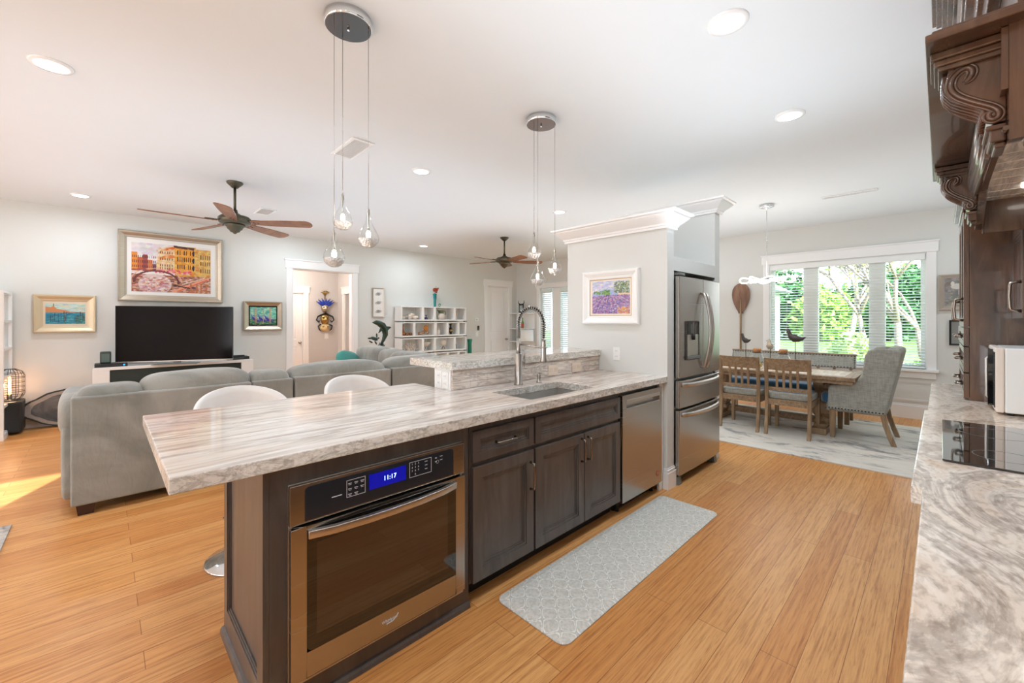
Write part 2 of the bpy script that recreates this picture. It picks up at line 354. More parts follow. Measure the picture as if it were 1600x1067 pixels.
# rugs
def rugm(name,stops,sc=(1.2,6,1)):
    m,n,l,p=nmat(name); setp(p,rough=.95); t=tex(n,l,'ShaderNodeTexNoise',sc,Scale=1.0,Detail=10.0,Distortion=.6,Roughness=.75)
    l.new(ramp(n,l,t.outputs['Fac'],stops).outputs[0],p.inputs['Base Color']); t2=tex(n,l,'ShaderNodeTexNoise',(150,150,150),Scale=1.0); bump(n,l,p,t2.outputs['Fac'],.3,.004); return m
M['rug']=rugm('distressed_rug',[(.30,(70,78,92)),(.40,(166,164,160)),(.48,(222,216,206)),(.66,(234,229,219)),(.8,(186,170,150))],(4,1.6,1))
M['rug2']=rugm('grey_patterned_rug',[(.3,(110,110,112)),(.5,(190,186,180)),(.7,(226,222,214))],(14,14,1))
# quatrefoil mat
m,n,l,p=nmat('quatrefoil_mat'); setp(p,rough=.6)
tcn=n.new('ShaderNodeTexCoord'); sx=n.new('ShaderNodeSeparateXYZ'); l.new(tcn.outputs['Object'],sx.inputs[0])
def mth(op,a,b=None,c=None):
    q=n.new('ShaderNodeMath'); q.operation=op
    for i,s in enumerate((a,b,c)):
        if s is None: continue
        if hasattr(s,'is_linked'): l.new(s,q.inputs[i])
        else: q.inputs[i].default_value=s
    return q.outputs[0]
k=2*PI/.104
cx_=mth('COSINE',mth('MULTIPLY',sx.outputs[0],k)); cy_=mth('COSINE',mth('MULTIPLY',sx.outputs[1],k))
dd=mth('ADD',cx_,cy_); d2=mth('ABSOLUTE',mth('ADD',dd,mth('MULTIPLY',mth('MULTIPLY',cx_,cy_),.0)))
ring=mth('ABSOLUTE',mth('SUBTRACT',d2,.28))
rr=ramp(n,l,ring,[(.0,(244,243,237)),(.14,(243,241,234)),(.2,(196,192,183)),(.27,(220,217,208)),(1,(222,219,210))])
tn=tex(n,l,'ShaderNodeTexNoise',(80,80,80),Scale=1.0,Detail=4.0); tr_=ramp(n,l,tn.outputs['Fac'],[(.35,(226,226,222)),(.6,(255,255,255))])
l.new(mix(n,l,rr.outputs[0],tr_.outputs[0],.8,'MULTIPLY'),p.inputs['Base Color']); bump(n,l,p,ring,.3,.003); M['mat']=m
# painted canvas: pigments stored on the mesh
m,n,l,p=nmat('oil_paint'); setp(p,rough=.45); va=n.new('ShaderNodeVertexColor'); va.layer_name='pigment'; l.new(va.outputs[0],p.inputs['Base Color'])
tn=tex(n,l,'ShaderNodeTexNoise',(60,60,60),Scale=1.0,Detail=4.0); bump(n,l,p,tn.outputs['Fac'],.3,.003); M['paint']=m
# ================================================================ THE SETTING
C=2.886; XW=8.119; YW=8.131
def holes(mb,ax,p0,p1,u0,u1,z0,z1,hs):
    """wall slab (ax = 'x' or 'y' is its normal) with rectangular openings hs=[(ua,ub,za,zb)]"""
    us=sorted({u0,u1,*[h[0] for h in hs],*[h[1] for h in hs]}); 
    for a,b in zip(us,us[1:]):
        mid=(a+b)/2; cuts=sorted([(h[2],h[3]) for h in hs if h[0]<mid<h[1]]); z=z0; segs=[]
        for c,d in cuts:
            if c>z: segs.append((z,c))
            z=max(z,d)
        if z<z1: segs.append((z,z1))
        for c,d in segs:
            if ax=='x': mb.box(p0,p1,a,b,c,d)
            else: mb.box(a,b,p0,p1,c,d)
    return mb
B('floor',MB().box(-8,XW+.12,-3.2,10.4,-.08,0),M['floor'],kind='structure')
B('ceiling',MB().box(-8,XW+.12,-.8,8.3,C,C+.1).box(4.33,XW+.12,-3.2,-.8,C,C+.1),M['ceil'],kind='structure')
DOOR=(2.428,3.536,0,2.311); D2=(7.06,7.83,0,2.262)
B('wall_left',holes(MB(),'y',YW,YW+.13,-8,XW+.12,0,C,[DOOR,D2]),M['wall'],kind='structure')
WIN=(.133,2.03,.70,2.306); SL=(3.4,7.26,0,2.2)
B('wall_right',holes(MB(),'x',XW,XW+.13,-3.2,YW,0,C,[WIN,SL]),M['wall'],kind='structure')
B('wall_back',holes(MB(),'y',-.80,-.66,-8,4.45,0,C,[(-3.95,-3.10,0,2.345)]),M['wall'],kind='structure')
B('wall_dining_side',MB().box(4.33,4.45,-3.2,-.80,0,C).box(4.45,XW,-3.2,-3.08,0,C),M['wall'],kind='structure')
B('wall_front',holes(MB(),'x',-8.13,-8.0,-.8,YW,0,C,[(.4,6.9,0,2.4)]),M['wall'],kind='structure')
# hallway beyond the cased opening
HY=10.2; HX=4.07
h=MB(); holes(h,'x',HX,HX+.1,YW+.13,HY+.1,0,2.7,[(9.0,9.80,0,1.99)]); holes(h,'y',HY,HY+.1,1.0,HX,0,2.7,[(2.45,3.30,0,2.0)]); h.box(1.0,1.1,YW+.13,HY,0,2.7)
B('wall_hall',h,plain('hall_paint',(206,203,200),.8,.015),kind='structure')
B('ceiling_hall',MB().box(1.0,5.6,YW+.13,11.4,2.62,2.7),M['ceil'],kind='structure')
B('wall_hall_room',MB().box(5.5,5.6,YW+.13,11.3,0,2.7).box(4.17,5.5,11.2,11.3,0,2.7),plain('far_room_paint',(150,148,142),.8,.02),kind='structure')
B('wall_hall_closet',MB().box(2.2,3.6,10.95,11.0,0,2.7),M['wall'],kind='structure')
B('floor_hall_room',MB().box(1.0,5.6,10.4,11.4,-.08,0),M['floor'],kind='structure')
lamp('hall_light','POINT',(2.6,9.3,2.3),(0,0,0),38,(1,.86,.78),shadow_soft_size=.15)
# casings
def casing_y(name,x0,x1,zt,y,w=.1,hd=.14,ext=.05,zc=0,dep=.02,jamb=.13):
    mb=MB(); yn=y-dep
    mb.box(x0-w,x0,yn,y,zc,zt).box(x1,x1+w,yn,y,zc,zt).box(x0-w-ext*.4,x1+w+ext*.4,yn-.008,y,zt,zt+hd).box(x0-w-ext*.7,x1+w+ext*.7,yn-.02,y,zt+hd,zt+hd+.025)
    if jamb: mb.box(x0,x0+.018,y,y+jamb,0,zt).box(x1-.018,x1,y,y+jamb,0,zt).box(x0+.018,x1-.018,y,y+jamb,zt-.018,zt)
    return B(name,mb,M['trim'],kind='structure',bevel=.003)
casing_y('trim_1',DOOR[0],DOOR[1],DOOR[3],YW)
casing_y('trim_2',D2[0],D2[1],D2[3],YW)
casing_y('trim_3',2.45,3.30,2.0,HY,w=.095,hd=.13)
mb=MB(); mb.box(HX-.02,HX,8.9,9.0,0,1.99).box(HX-.02,HX,9.80,9.9,0,1.99).box(HX-.028,HX,8.88,9.92,1.99,2.13).box(HX-.04,HX,8.86,9.94,2.13,2.155)
mb.box(HX,HX+.1,9.0,9.018,0,1.99).box(HX,HX+.1,9.782,9.80,0,1.99); B('trim_4',mb,M['trim'],kind='structure')
def panel_door(name,w,h,kn,label=None,hinges=False):
    """two-panel door leaf in local XZ, front face at y=0"""
    mb=MB(); t=.036
    mb.box(0,w,.010,t,0,h)
    st=.115; 
    for a,b in ((0,st),(w-st,w)): mb.box(a,b,0,.010,0,h)
    rails=[(0,.2),(.86*h/2.2,.86*h/2.2+.17),(h-.13,h)]
    for a,b in rails: mb.box(st,w-st,0,.010,a,b)
    for a,b in ((rails[0][1],rails[1][0]),(rails[1][1],rails[2][0])): mb.box(st+.03,w-st-.03,.003,.012,a+.03,b-.03)
    o=B(name,mb,M['trim'],kind='structure',bevel=.004); o.location=(0,0,0)
    me=o.data; c=Vector((w/2,t/2,0)); me.transform(Matrix.Translation(c))
    kx=w-.06 if kn>0 else .06
    k=MB().lathe([(.0,0),(.027,0),(.027,.006),(.012,.010),(.010,.03),(.026,.042),(.029,.054),(.022,.066),(0,.068)],seg=18); k.v=[(kx+x,-z,.86+y) for x,y,z in k.v]
    kb=B('door_knob',k,M['nickel'],o,label='brushed metal knob')
    if hinges:
        for z in (.25,1.05,1.8):
            hb=MB().cyl((w+.004 if kn<0 else -.004,-.004,z),.008,.09); B('hinge',hb,M['nickel'],o)
    return o
d=panel_door('door_1',D2[1]-D2[0]-.044,D2[3]-.03,1); d.location=(D2[0]+.022,YW+.03,.008)
d=panel_door('door_2',.80,1.965,1,hinges=True); d.location=(2.472,HY+.03,.008)
# baseboards
def base(name,pts,h=.14):
    mb=MB()
    for (x0,x1,y0,y1) in pts:
        dx=(x1-x0)<.05
        mb.box(x0,x1,y0,y1,0,h)
        if dx: mb.box(x0+(.006 if x0>4 else 0),x1-(0 if x0>4 else .006),y0,y1,h,h+.02)
        else: mb.box(x0,x1,y0+.006,y1,h,h+.02)
    return B(name,mb,M['trim'],kind='structure',bevel=.002)
base('baseboard_left',[(-8,DOOR[0]-.1,YW-.018,YW),(DOOR[1]+.1,D2[0]-.1,YW-.018,YW)])
base('baseboard_right',[(XW-.018,XW,-3.0,3.3),(XW-.018,XW,7.36,YW)],.18)
base('baseboard_hall',[(3.4,HX,HY-.018,HY)],.13)
# dining window
mb=MB(); a,b,z0,z1=WIN
mb.box(XW-.02,XW,a-.095,a,z0-.02,z1+.012).box(XW-.02,XW,b,b+.095,z0-.02,z1+.012).box(XW-.03,XW,a-.115,b+.115,z1+.012,z1+.148).box(XW-.045,XW,a-.13,b+.13,z1+.148,z1+.17)
mb.box(XW,XW+.13,a,a+.012,z0,z1).box(XW,XW+.13,b-.012,b,z0,z1).box(XW,XW+.13,a,b,z1-.012,z1)
B('trim_5',mb,M['trim'],kind='structure',bevel=.003)
B('trim_6',MB().box(XW-.075,XW+.12,a-.12,b+.12,z0-.035,z0).box(XW-.022,XW,a-.09,b+.09,z0-.13,z0-.035),M['trim'],kind='structure',bevel=.004)
# panelling under the sill
mb=MB()
for y0,y1 in ((-2.9,-.02),(.06,2.1),(2.2,3.2)):
    mb.box(XW-.008,XW,y0,y1,.50,.53).box(XW-.008,XW,y0,y1,.24,.27).box(XW-.008,XW,y0,y0+.03,.27,.50).box(XW-.008,XW,y1-.03,y1,.27,.50)
B('trim_7',mb,M['wains'],kind='structure')
w=B('window_1',MB().box(XW+.07,XW+.11,a+.012,a+.06,z0,z1-.012).box(XW+.07,XW+.11,b-.06,b-.012,z0,z1-.012).box(XW+.07,XW+.11,a+.06,b-.06,z0,z0+.05).box(XW+.07,XW+.11,a+.06,b-.06,z1-.06,z1-.012)
    .box(XW+.04,XW+.12,.56,.745,z0+.05,z1-.06).box(XW+.04,XW+.12,1.36,1.56,z0+.05,z1-.06),M['trim'],kind='structure',bevel=.003)
for y0,y1 in ((a+.06,.56),(.745,1.36),(1.56,b-.06)): B('window_pane',MB().box(XW+.088,XW+.093,y0,y1,z0+.05,z1-.06),M['pane'],w)
def blind(name,label,x,y0,y1,z0,z1,pitch,mat,cat='blind',group=None,depth=.044,tilt=18,cords=3):
    t=T(name,label,cat,(x,(y0+y1)/2,z0),group)
    B('headrail',MB().box(x-.03,x+.03,y0,y1,z1-.075,z1),mat,t,bevel=.003)
    mb=MB(); z=z1-.09; ct,st=math.cos(R(tilt))*depth/2,math.sin(R(tilt))*depth/2
    while z>z0+.03:
        mb.add([(x-ct,y0+.004,z-st),(x+ct,y0+.004,z+st),(x+ct,y1-.004,z+st),(x-ct,y1-.004,z-st),(x-ct,y0+.004,z-st+.003),(x+ct,y0+.004,z+st+.003),(x+ct,y1-.004,z+st+.003),(x-ct,y1-.004,z-st+.003)],[(3,2,1,0),(4,5,6,7),(0,1,5,4),(1,2,6,5),(2,3,7,6),(3,0,4,7)]); z-=pitch
    B('slats',mb,mat,t)
    B('bottom_rail',MB().box(x-.022,x+.022,y0,y1,z0,z0+.018),mat,t)
    c=MB()
    for i in range(cords):
        yy=y0+(y1-y0)*(i+.5)/cords
        for dx in (-.023,.023): c.box(x+dx-.0008,x+dx+.0008,yy-.001,yy+.001,z0,z1-.05)
    B('ladder_cord',c,M['white'],t); return t
blind('window_blind','wide white horizontal blind with open slats over the dining window',XW+.005,a+.016,b-.016,z0+.012,z1-.014,.042,plain('blind_vinyl',(244,246,244),.5,.01),depth=.05,tilt=13,cords=4)
# sliding doors of the far corner
mb=MB(); a,b,z1=SL[0],SL[1],SL[3]
mb.box(XW-.02,XW,b,b+.1,0,z1).box(XW-.03,XW,a-.1,b+.12,z1,z1+.10).box(XW-.04,XW,a-.1,b+.13,z1+.10,z1+.12); B('trim_8',mb,M['trim'],kind='structure',bevel=.003)
s=B('window_2',MB().box(XW+.06,XW+.12,a,b,0,.05).box(XW+.06,XW+.12,a,b,z1-.04,z1).box(XW+.06,XW+.12,b-.06,b,.05,z1-.04).box(XW+.02,XW+.12,6.59,6.86,.05,z1-.04).box(XW+.06,XW+.12,5.0,5.1,.05,z1-.04),M['trim'],kind='structure',bevel=.003)
for y0,y1 in ((a,5.0),(5.1,6.59),(6.86,b-.06)): B('window_pane',MB().box(XW+.088,XW+.093,y0,y1,.05,z1-.04),M['pane'],s)
bl=plain('pale_blind_vinyl',(232,240,236),.5,.01)
blind('door_blind','narrow white blind on the sliding door beside the corner shelf',XW-.005,6.87,7.17,.6,2.17,.05,bl,group=None,cords=2,tilt=45)
blind('door_blind','white blind on the sliding door next to the pier with the lavender painting',XW-.005,5.12,6.585,.6,2.17,.05,bl,cords=3,tilt=45)
# ---------------------------------------------------------------- fridge pier and its crown
PX=3.286; PY=1.552; PB=2.572
def profile(p,h):  # crown profile: outward offset, height from the bottom
    return [(0,0),(.022,0),(.022,.018),(.030,.022),(.034,.036),(.05,.05),(.085,.082),(.098,.096),(.098,.106),(.12,.112),(.12,h)]
def crown(name,x0,x1,y0,y1,z,h=.128):
    mb=MB(); pf=profile(.12,h); ring=[]
    for o_,zz in pf: ring.append([(x0-o_,y0-o_,z+zz),(x1+o_,y0-o_,z+zz),(x1+o_,y1+o_,z+zz),(x0-o_,y1+o_,z+zz)])
    vs=[q for r_ in ring for q in r_]; fs=[]
    for i in range(len(pf)-1):
        for k in range(4): fs.append((i*4+k,i*4+(k+1)%4,(i+1)*4+(k+1)%4,(i+1)*4+k))
    n=(len(pf)-1)*4; fs.append((n,n+1,n+2,n+3)); mb.add(vs,fs,False)
    return B(name,mb,M['trim'],kind='structure')
for nm,mb in (('wall_pier_near',MB().box(PX,3.406,PY,PB,0,2.135)),('wall_pier_far',MB().box(4.315,4.435,PY,PB,0,2.44)),('wall_pier_header',MB().box(3.406,4.315,PY,PB,1.795,1.912)),('wall_pier_back',MB().box(3.406,4.315,PB-.1,PB,0,1.795))): B(nm,mb,M['wall'],kind='structure')
crown('trim_9',PX,3.406,PY,PB,2.13); crown('trim_10',4.315,4.435,PY,PB,2.435)
mb=MB()
def bb(m,x0,x1,y0,y1):
    m.box(x0-.016,x1+.012,y0-.016,y1,0,.135).box(x0-.011,x1+.008,y0-.011,y1,.135,.152).box(x0-.013,x1+.01,y0-.013,y1,.152,.160).box(x0-.006,x1+.004,y0-.006,y1,.160,.172)
bb(mb,PX,3.406,PY,PY+.03); B('baseboard_pier',mb,M['trim'],kind='structure',bevel=.002)
# half wall behind the sink
B('wall_island',MB().box(1.615,PX,2.222,2.405,0,1.055),M['trim'],kind='structure')
# ---------------------------------------------------------------- ceiling fittings
for i,(x,y) in enumerate(CANS):
    l=lamp('downlight_lamp','AREA',(x,y,C-.006),(0,0,0),CW,(.78,.89,1),shape='DISK',size=.13)
names={0:'recessed ceiling light above the left of the sofa, nearest the left edge',1:'recessed ceiling light between the two pendant clusters',2:'recessed ceiling light above the pier crown beside the far pendant cables',3:'small recessed ceiling light above the pale harbour painting',4:'small recessed ceiling light above the white cube shelves',5:'large recessed ceiling light nearest the hood',6:'recessed ceiling light between the large one and the dining pendant'}
for i,(x,y) in enumerate(CANS[:7]):
    t=T('downlight',names[i],'ceiling light',(x,y,C-.02),'recessed ceiling lights')
    B('trim_ring',MB().lathe([(.062,-.004),(.066,-.010),(.092,-.010),(.097,-.003),(.097,0),(.062,0)],(x,y,C),28),M['white'],t)
    B('lens',MB().lathe([(0,-.0035),(.064,-.0035),(.064,-.001)],(x,y,C),28,False),M['canlens'],t)
def vent(label,x0,x1,y0,y1,n,alongx,group='ceiling vents'):
    t=T('ceiling_vent',label,'air vent',((x0+x1)/2,(y0+y1)/2,C-.015),group); f=.022
    B('vent_frame',MB().box(x0,x0+f,y0,y1,C-.012,C-.0005).box(x1-f,x1,y0,y1,C-.012,C-.0005).box(x0+f,x1-f,y0,y0+f,C-.012,C-.0005).box(x0+f,x1-f,y1-f,y1,C-.012,C-.0005),M['white'],t,bevel=.003)
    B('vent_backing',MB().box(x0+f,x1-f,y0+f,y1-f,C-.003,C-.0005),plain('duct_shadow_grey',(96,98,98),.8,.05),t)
    mb=MB()
    for i in range(n):
        if alongx: yy=y0+f+(y1-y0-2*f)*(i+.5)/n; mb.box(x0+f,x1-f,yy-.003,yy+.003,C-.010,C-.003)
        else: xx=x0+f+(x1-x0-2*f)*(i+.5)/n; mb.box(xx-.0028,xx+.0028,y0+f,y1-f,C-.010,C-.003)
    B('vent_louvres',mb,M['white'],t)
vent('white slatted ceiling vent beside the cables of the near pendant cluster',1.465,1.66,3.365,3.84,11,False)
vent('small white ceiling vent beside the near ceiling fan',1.50,1.70,6.33,6.72,10,False)
vent('long narrow white ceiling vent above the dining window',6.31,6.40,.50,1.02,3,False)
# ---------------------------------------------------------------- outlets, switches, thermostat
def plate_y(name,label,x,y,z,w,h,kind,cat='outlet',group=None):   # on a face with normal -Y
    t=T(name,label,cat,(x,y,z),group)
    B('cover_plate',MB().box(x-w/2,x+w/2,y-.006,y,z-h/2,z+h/2),M['white'],t,bevel=.003); return t
def outlet_x(label,x,y,z,group=None,mat='white',flip=False,w=.07,h=.115,cat='outlet'):   # on a face with normal -X
    t=T('wall_outlet',label,cat,(x,y,z),group)
    B('cover_plate',MB().box(x-.006,x,y-w/2,y+w/2,z-h/2,z+h/2),M[mat],t,bevel=.002)
    for dz in (-.024,.024):
        B('socket',MB().box(x-.008,x-.005,y-.017,y+.017,z+dz-.014,z+dz+.014),M['white'],t,bevel=.002)
        sl=MB().box(x-.0085,x-.0075,y-.008,y-.006,z+dz-.004,z+dz+.006).box(x-.0085,x-.0075,y+.006,y+.008,z+dz-.004,z+dz+.006); B('slots',sl,M['dark'],t)
    return t
outlet_x('white double wall outlet on the pier below the lavender painting',PX,2.02,1.08)
outlet_x('white wall outlet on the end face of the half wall, nearer the island front',1.615,2.275,.985,'outlets on the half wall end',w=.06,h=.11)
outlet_x('white wall outlet on the end face of the half wall, nearer the sofa',1.615,2.35,.985,'outlets on the half wall end',w=.06,h=.11)
def bs_plate(label,x,z):
    t=T('backsplash_outlet',label,'outlet',(x,2.2,z),'stone coloured outlets on the backsplash')
    B('cover_plate',MB().box(x-.06,x+.06,2.196,2.2015,z-.042,z+.042),plain('beige_plate',(226,208,190),.4,.02),t,bevel=.002)
    for dx in (-.03,.03): B('socket',MB().box(x+dx-.018,x+dx+.018,2.193,2.197,z-.015,z+.015),plain('beige_socket',(218,200,182),.4,.02),t)
bs_plate('beige outlet plate on the stone backsplash right behind the soap dispenser',2.62,.975)
bs_plate('beige outlet plate on the stone backsplash nearest the pier',2.93,.975)
t=plate_y('light_switch','white light switch on the hallway wall below the masks',3.80,HY,1.0,.09,.13,0,'light switch'); B('rocker',MB().box(3.785,3.815,HY-.009,HY-.005,.97,1.03),M['trim'],t)
t=T('thermostat','small white rectangular thermostat on the wall left of the white door','thermostat',(6.70,YW,1.39)); B('body',MB().box(6.64,6.76,YW-.025,YW,1.35,1.43),M['white'],t,bevel=.008); B('screen',MB().box(6.67,6.72,YW-.027,YW-.024,1.375,1.41),plain('lcd_green',(170,190,180),.3,.02),t)
t=T('wall_handset','small black intercom on the wall below the thermostat','intercom',(6.76,YW,1.17)); B('body',MB().box(6.73,6.79,YW-.022,YW,1.12,1.24),M['blackp'],t,bevel=.01); B('button',MB().cyl((6.76,YW-.026,1.15),.012,.006,'y'),M['greyp'],t)
t=plate_y('light_switch','white light switch on the wall below the black intercom',6.72,YW,1.03,.09,.13,0,'light switch'); B('rocker',MB().box(6.705,6.735,YW-.009,YW-.005,1.0,1.06),M['trim'],t)
# ================================================================ ISLAND
FY=1.59   # plane of the cabinet fronts
I=M['island']
def raised(mb,x0,x1,z0,z1,y,w=.055,t=.02):
    """shaker-style front with an inner bead and recessed panel, facing -Y, front at y"""
    mb.frame(x0,x1,z0,z1,w,y,y+t)
    i=w; mb.frame(x0+i,x1-i,z0+i,z1-i,.012,y+.004,y+t)
    i=w+.012; mb.frame(x0+i,x1-i,z0+i,z1-i,.010,y+.009,y+t)
    i=w+.02; mb.box(x0+i,x1-i,y+.013,y+t,z0+i,z1-i); return mb
def pull(name,p0,p1,y,mat,parent,off=.03,r=.005,yd=-1,label=None):
    """bar pull between two points on a front at plane y, standing off towards yd"""
    a=Vector(p0);b=Vector(p1); d=(b-a).normalized(); o=Vector((0,yd*off,0)); e=d*.006
    mb=MB().tube([a-e,a+o*.55-e*.6,a+o*.93,a+o+d*.012,(a+b)/2+o*1.08,b+o-d*.012,b+o*.93,b+o*.55+e*.6,b+e],[r*1.5,r*1.0,r*1.2,r*1.15,r*.95,r*1.15,r*1.2,r*1.0,r*1.5],10)
    return B(name,mb,mat,parent,label=label)
def cab(label,x0,x1,group=None):
    t=T('base_cabinet',label,'cabinet',((x0+x1)/2,FY+.28,0),group)
    mb=MB().box(x0,x0+.018,FY+.022,2.218,.10,.872).box(x1-.018,x1,FY+.022,2.218,.10,.872).box(x0+.018,x1-.018,2.20,2.218,.10,.872).box(x0+.018,x1-.018,FY+.022,2.20,.10,.118)
    mb.box(x0,x0+.02,FY+.003,FY+.022,.10,.872).box(x1-.02,x1,FY+.003,FY+.022,.10,.872).box(x0+.02,x1-.02,FY+.003,FY+.022,.84,.872).box(x0+.02,x1-.02,FY+.003,FY+.022,.66,.69)
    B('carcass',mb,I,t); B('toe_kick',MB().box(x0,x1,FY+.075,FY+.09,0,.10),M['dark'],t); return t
c1=cab('grey-brown cabinet with one drawer over one door, right of the wall oven',1.268,1.715)
d=B('drawer',raised(MB(),1.276,1.707,.69,.838,FY-.018,.04),I,c1,bevel=.0015)
pull('handle',(1.435,FY-.012,.762),(1.560,FY-.012,.762),FY-.012,M['pull'],d,.026)
d=B('door',raised(MB(),1.276,1.707,.105,.665,FY-.018,.058),I,c1,bevel=.0015); pull('handle',(1.68,FY-.018,.46),(1.68,FY-.018,.595),FY-.018,M['pull'],d)
c2=cab('wide grey-brown sink cabinet with a false drawer front over two doors',1.715,2.612)
B('false_drawer_front',raised(MB(),1.723,2.604,.69,.838,FY-.018,.04),I,c2,bevel=.0015)
d=B('door',raised(MB(),1.723,2.176,.105,.665,FY-.018,.058),I,c2,bevel=.0015); pull('handle',(2.148,FY-.018,.50),(2.148,FY-.018,.63),FY-.018,M['pull'],d)
d=B('door',raised(MB(),2.184,2.604,.105,.665,FY-.018,.058),I,c2,bevel=.0015); pull('handle',(2.214,FY-.018,.50),(2.214,FY-.018,.63),FY-.018,M['pull'],d)
# oven cabinet with its panelled end
t=T('oven_cabinet','grey-brown island end cabinet with a panelled side that holds the wall oven','cabinet',(.82,1.9,0))
x0,x1=.383,1.262; oz0,oz1=.10,.806
mb=MB().box(x0+.02,.463,FY,FY+.02,0,.872).box(1.209,x1,FY,FY+.02,0,.872).box(.463,1.209,FY,FY+.02,oz1-.005,.872).box(.463,1.209,FY,FY+.02,.0,.112)
mb.box(x1-.018,x1,FY+.02,2.218,.0,.872).box(x0+.02,x1-.018,2.198,2.218,0,.872).box(x0+.02,x1-.018,FY+.02,2.198,.085,.10)
B('carcass',mb,I,t,bevel=.0015)
ep=MB(); yb=2.218   # end panel, normal -X
def xr(m,y0,y1,z0,z1,xa,xb): m.box(xa,xb,y0,y1,z0,z1)
xr(ep,FY,FY+.075,0,.872,x0,x0+.02); xr(ep,yb-.06,yb,0,.872,x0,x0+.02); xr(ep,FY+.075,yb-.06,0,.12,x0,x0+.02); xr(ep,FY+.075,yb-.06,.80,.872,x0,x0+.02)
for k,(i,xx) in enumerate(((.0,.004),(.010,.008))):
    a,b,c,d_=FY+.075+i,yb-.06-i,.12+i,.80-i; w_=.010
    xr(ep,a,a+w_,c,d_,x0+xx,x0+.02); xr(ep,b-w_,b,c,d_,x0+xx,x0+.02); xr(ep,a+w_,b-w_,c,c+w_,x0+xx,x0+.02); xr(ep,a+w_,b-w_,d_-w_,d_,x0+xx,x0+.02)
xr(ep,FY+.095,yb-.08,.14,.78,x0+.013,x0+.02)
B('end_panel',ep,I,t,bevel=.0012)
B('shoe_moulding',MB().prism([(FY-.016,0),(FY,0),(FY,.028),(FY-.008,.026),(FY-.014,.016)],'x',x0-.016,x1).prism([(x0-.016,0),(x0,0),(x0,.028),(x0-.008,.026),(x0-.014,.016)],'y',FY-.016,yb),I,t)
# corbel bracket under the overhang on the end
B('support_bracket',MB().prism([(yb,.872),(yb,.70),(yb+.05,.74),(yb+.14,.80),(yb+.2,.85),(yb+.2,.872)],'x',.75,.80),I,t,bevel=.003)
# wall oven
OY=FY-.006
t=T('oven','stainless wall oven with a blue lit clock, built into the end of the island','oven',(.836,OY+.2,.10)); ox0,ox1=.458,1.214
B('body',MB().box(.47,1.20,OY+.02,2.12,.115,.80),M['greyp'],t)
B('trim_frame',MB().box(ox0,ox1,OY-.004,OY+.012,.796,.806).box(ox0,ox0+.012,OY-.003,OY+.012,.118,.796).box(ox1-.012,ox1,OY-.003,OY+.012,.118,.796).box(ox0,ox1,OY-.012,OY+.012,.100,.118),M['steelh'],t)
cp=B('control_panel',MB().box(ox0+.001,ox1-.001,OY-.022,OY+.004,.664,.804),M['steel'],t,bevel=.003)
rb=MB(); cx0,cx1,cz0,cz1=.508,1.150,.672,.792
def rrect(x0,x1,z0,z1,r,n=5,corners=(1,1,1,1)):
    pts=[]
    for (cx,cz,a0,on) in ((x1-r,z1-r,0,corners[0]),(x0+r,z1-r,90,corners[1]),(x0+r,z0+r,180,corners[2]),(x1-r,z0+r,270,corners[3])):
        if on: pts+=[(cx+r*math.cos(R(a0+90*i/n)),cz+r*math.sin(R(a0+90*i/n))) for i in range(n+1)]
        else: pts.append((cx+(r if a0 in(0,270) else -r),cz+(r if a0<180 else -r)))
    return pts
B('glass_panel',rb.prism(rrect(cx0,cx1,cz0,cz1,.015,5,(1,1,0,0)),'y',OY-.0245,OY-.021),M['panelb'],cp)
B('display',MB().box(.744,.905,OY-.0255,OY-.024,.715,.775),M['display'],cp)
def text(name,s,size,loc,rot,mat,parent,ext=.0003,spacing=1.0,shear=0):
    cu=bpy.data.curves.new(name,'FONT'); cu.body=s; cu.size=size; cu.extrude=ext; cu.space_character=spacing; cu.shear=shear; cu.resolution_u=2; cu.align_x='CENTER'; cu.align_y='CENTER'
    tmp=bpy.data.objects.new('tmp_text',cu); COL.objects.link(tmp); dg=bpy.context.evaluated_depsgraph_get(); me=bpy.data.meshes.new_from_object(tmp.evaluated_get(dg)); COL.objects.unlink(tmp); bpy.data.objects.remove(tmp)
    me.materials.clear(); me.materials.append(mat); me.name=name
    o=bpy.data.objects.new(name,me); COL.objects.link(o); o.parent=parent; o.location=Vector(loc)-worigin(parent); o.rotation_euler=rot; return o
FR=(R(90),0,0)
text('clock_digits','11:17',.026,(.832,OY-.0262,.745),FR,M['digits'],cp)
pr_=MB()
def bx(m,x0,x1,z0,z1,w=.0012): m.frame(x0,x1,z0,z1,w,OY-.0262,OY-.0245)
bx(pr_,.655,.728,.712,.776); bx(pr_,.922,1.03,.716,.780)
for r_ in range(3):
    for c_ in range(3):
        if (r_,c_)!=(2,2): pr_.box(.661+c_*.024,.675+c_*.024,OY-.0258,OY-.0245,.762-r_*.020,.764-r_*.020).box(.663+c_*.024,.673+c_*.024,OY-.0258,OY-.0245,.757-r_*.020,.7585-r_*.020)
pr_.box(.60,.637,OY-.0258,OY-.0245,.728,.731)
for z in (.768,.752): pr_.box(1.05,1.058,OY-.0258,OY-.0245,z,z+.004).box(1.075,1.088,OY-.0258,OY-.0245,z+.004,z+.006)
pr_.tube([(1.062+.007*math.cos(a),OY-.0255,.752+.007*math.sin(a)) for a in np.linspace(0,2*PI,14)[:-1]],.0006,4,closed=True)
B('panel_markings',pr_,M['print'],cp)
for r_,row in enumerate(('1 2 3','4 5 6','7 8 9','0')): text('keypad_digits',row,.011,(.950,OY-.0255,.770-r_*.0145),FR,M['print'],cp,spacing=1.6)
for r_,(sa,sb) in enumerate((('BAKE','ON'),('TEMP','+'),('TIME','-'))): text('keypad_words',sa,.006,(1.003,OY-.0255,.768-r_*.016),FR,M['print'],cp)
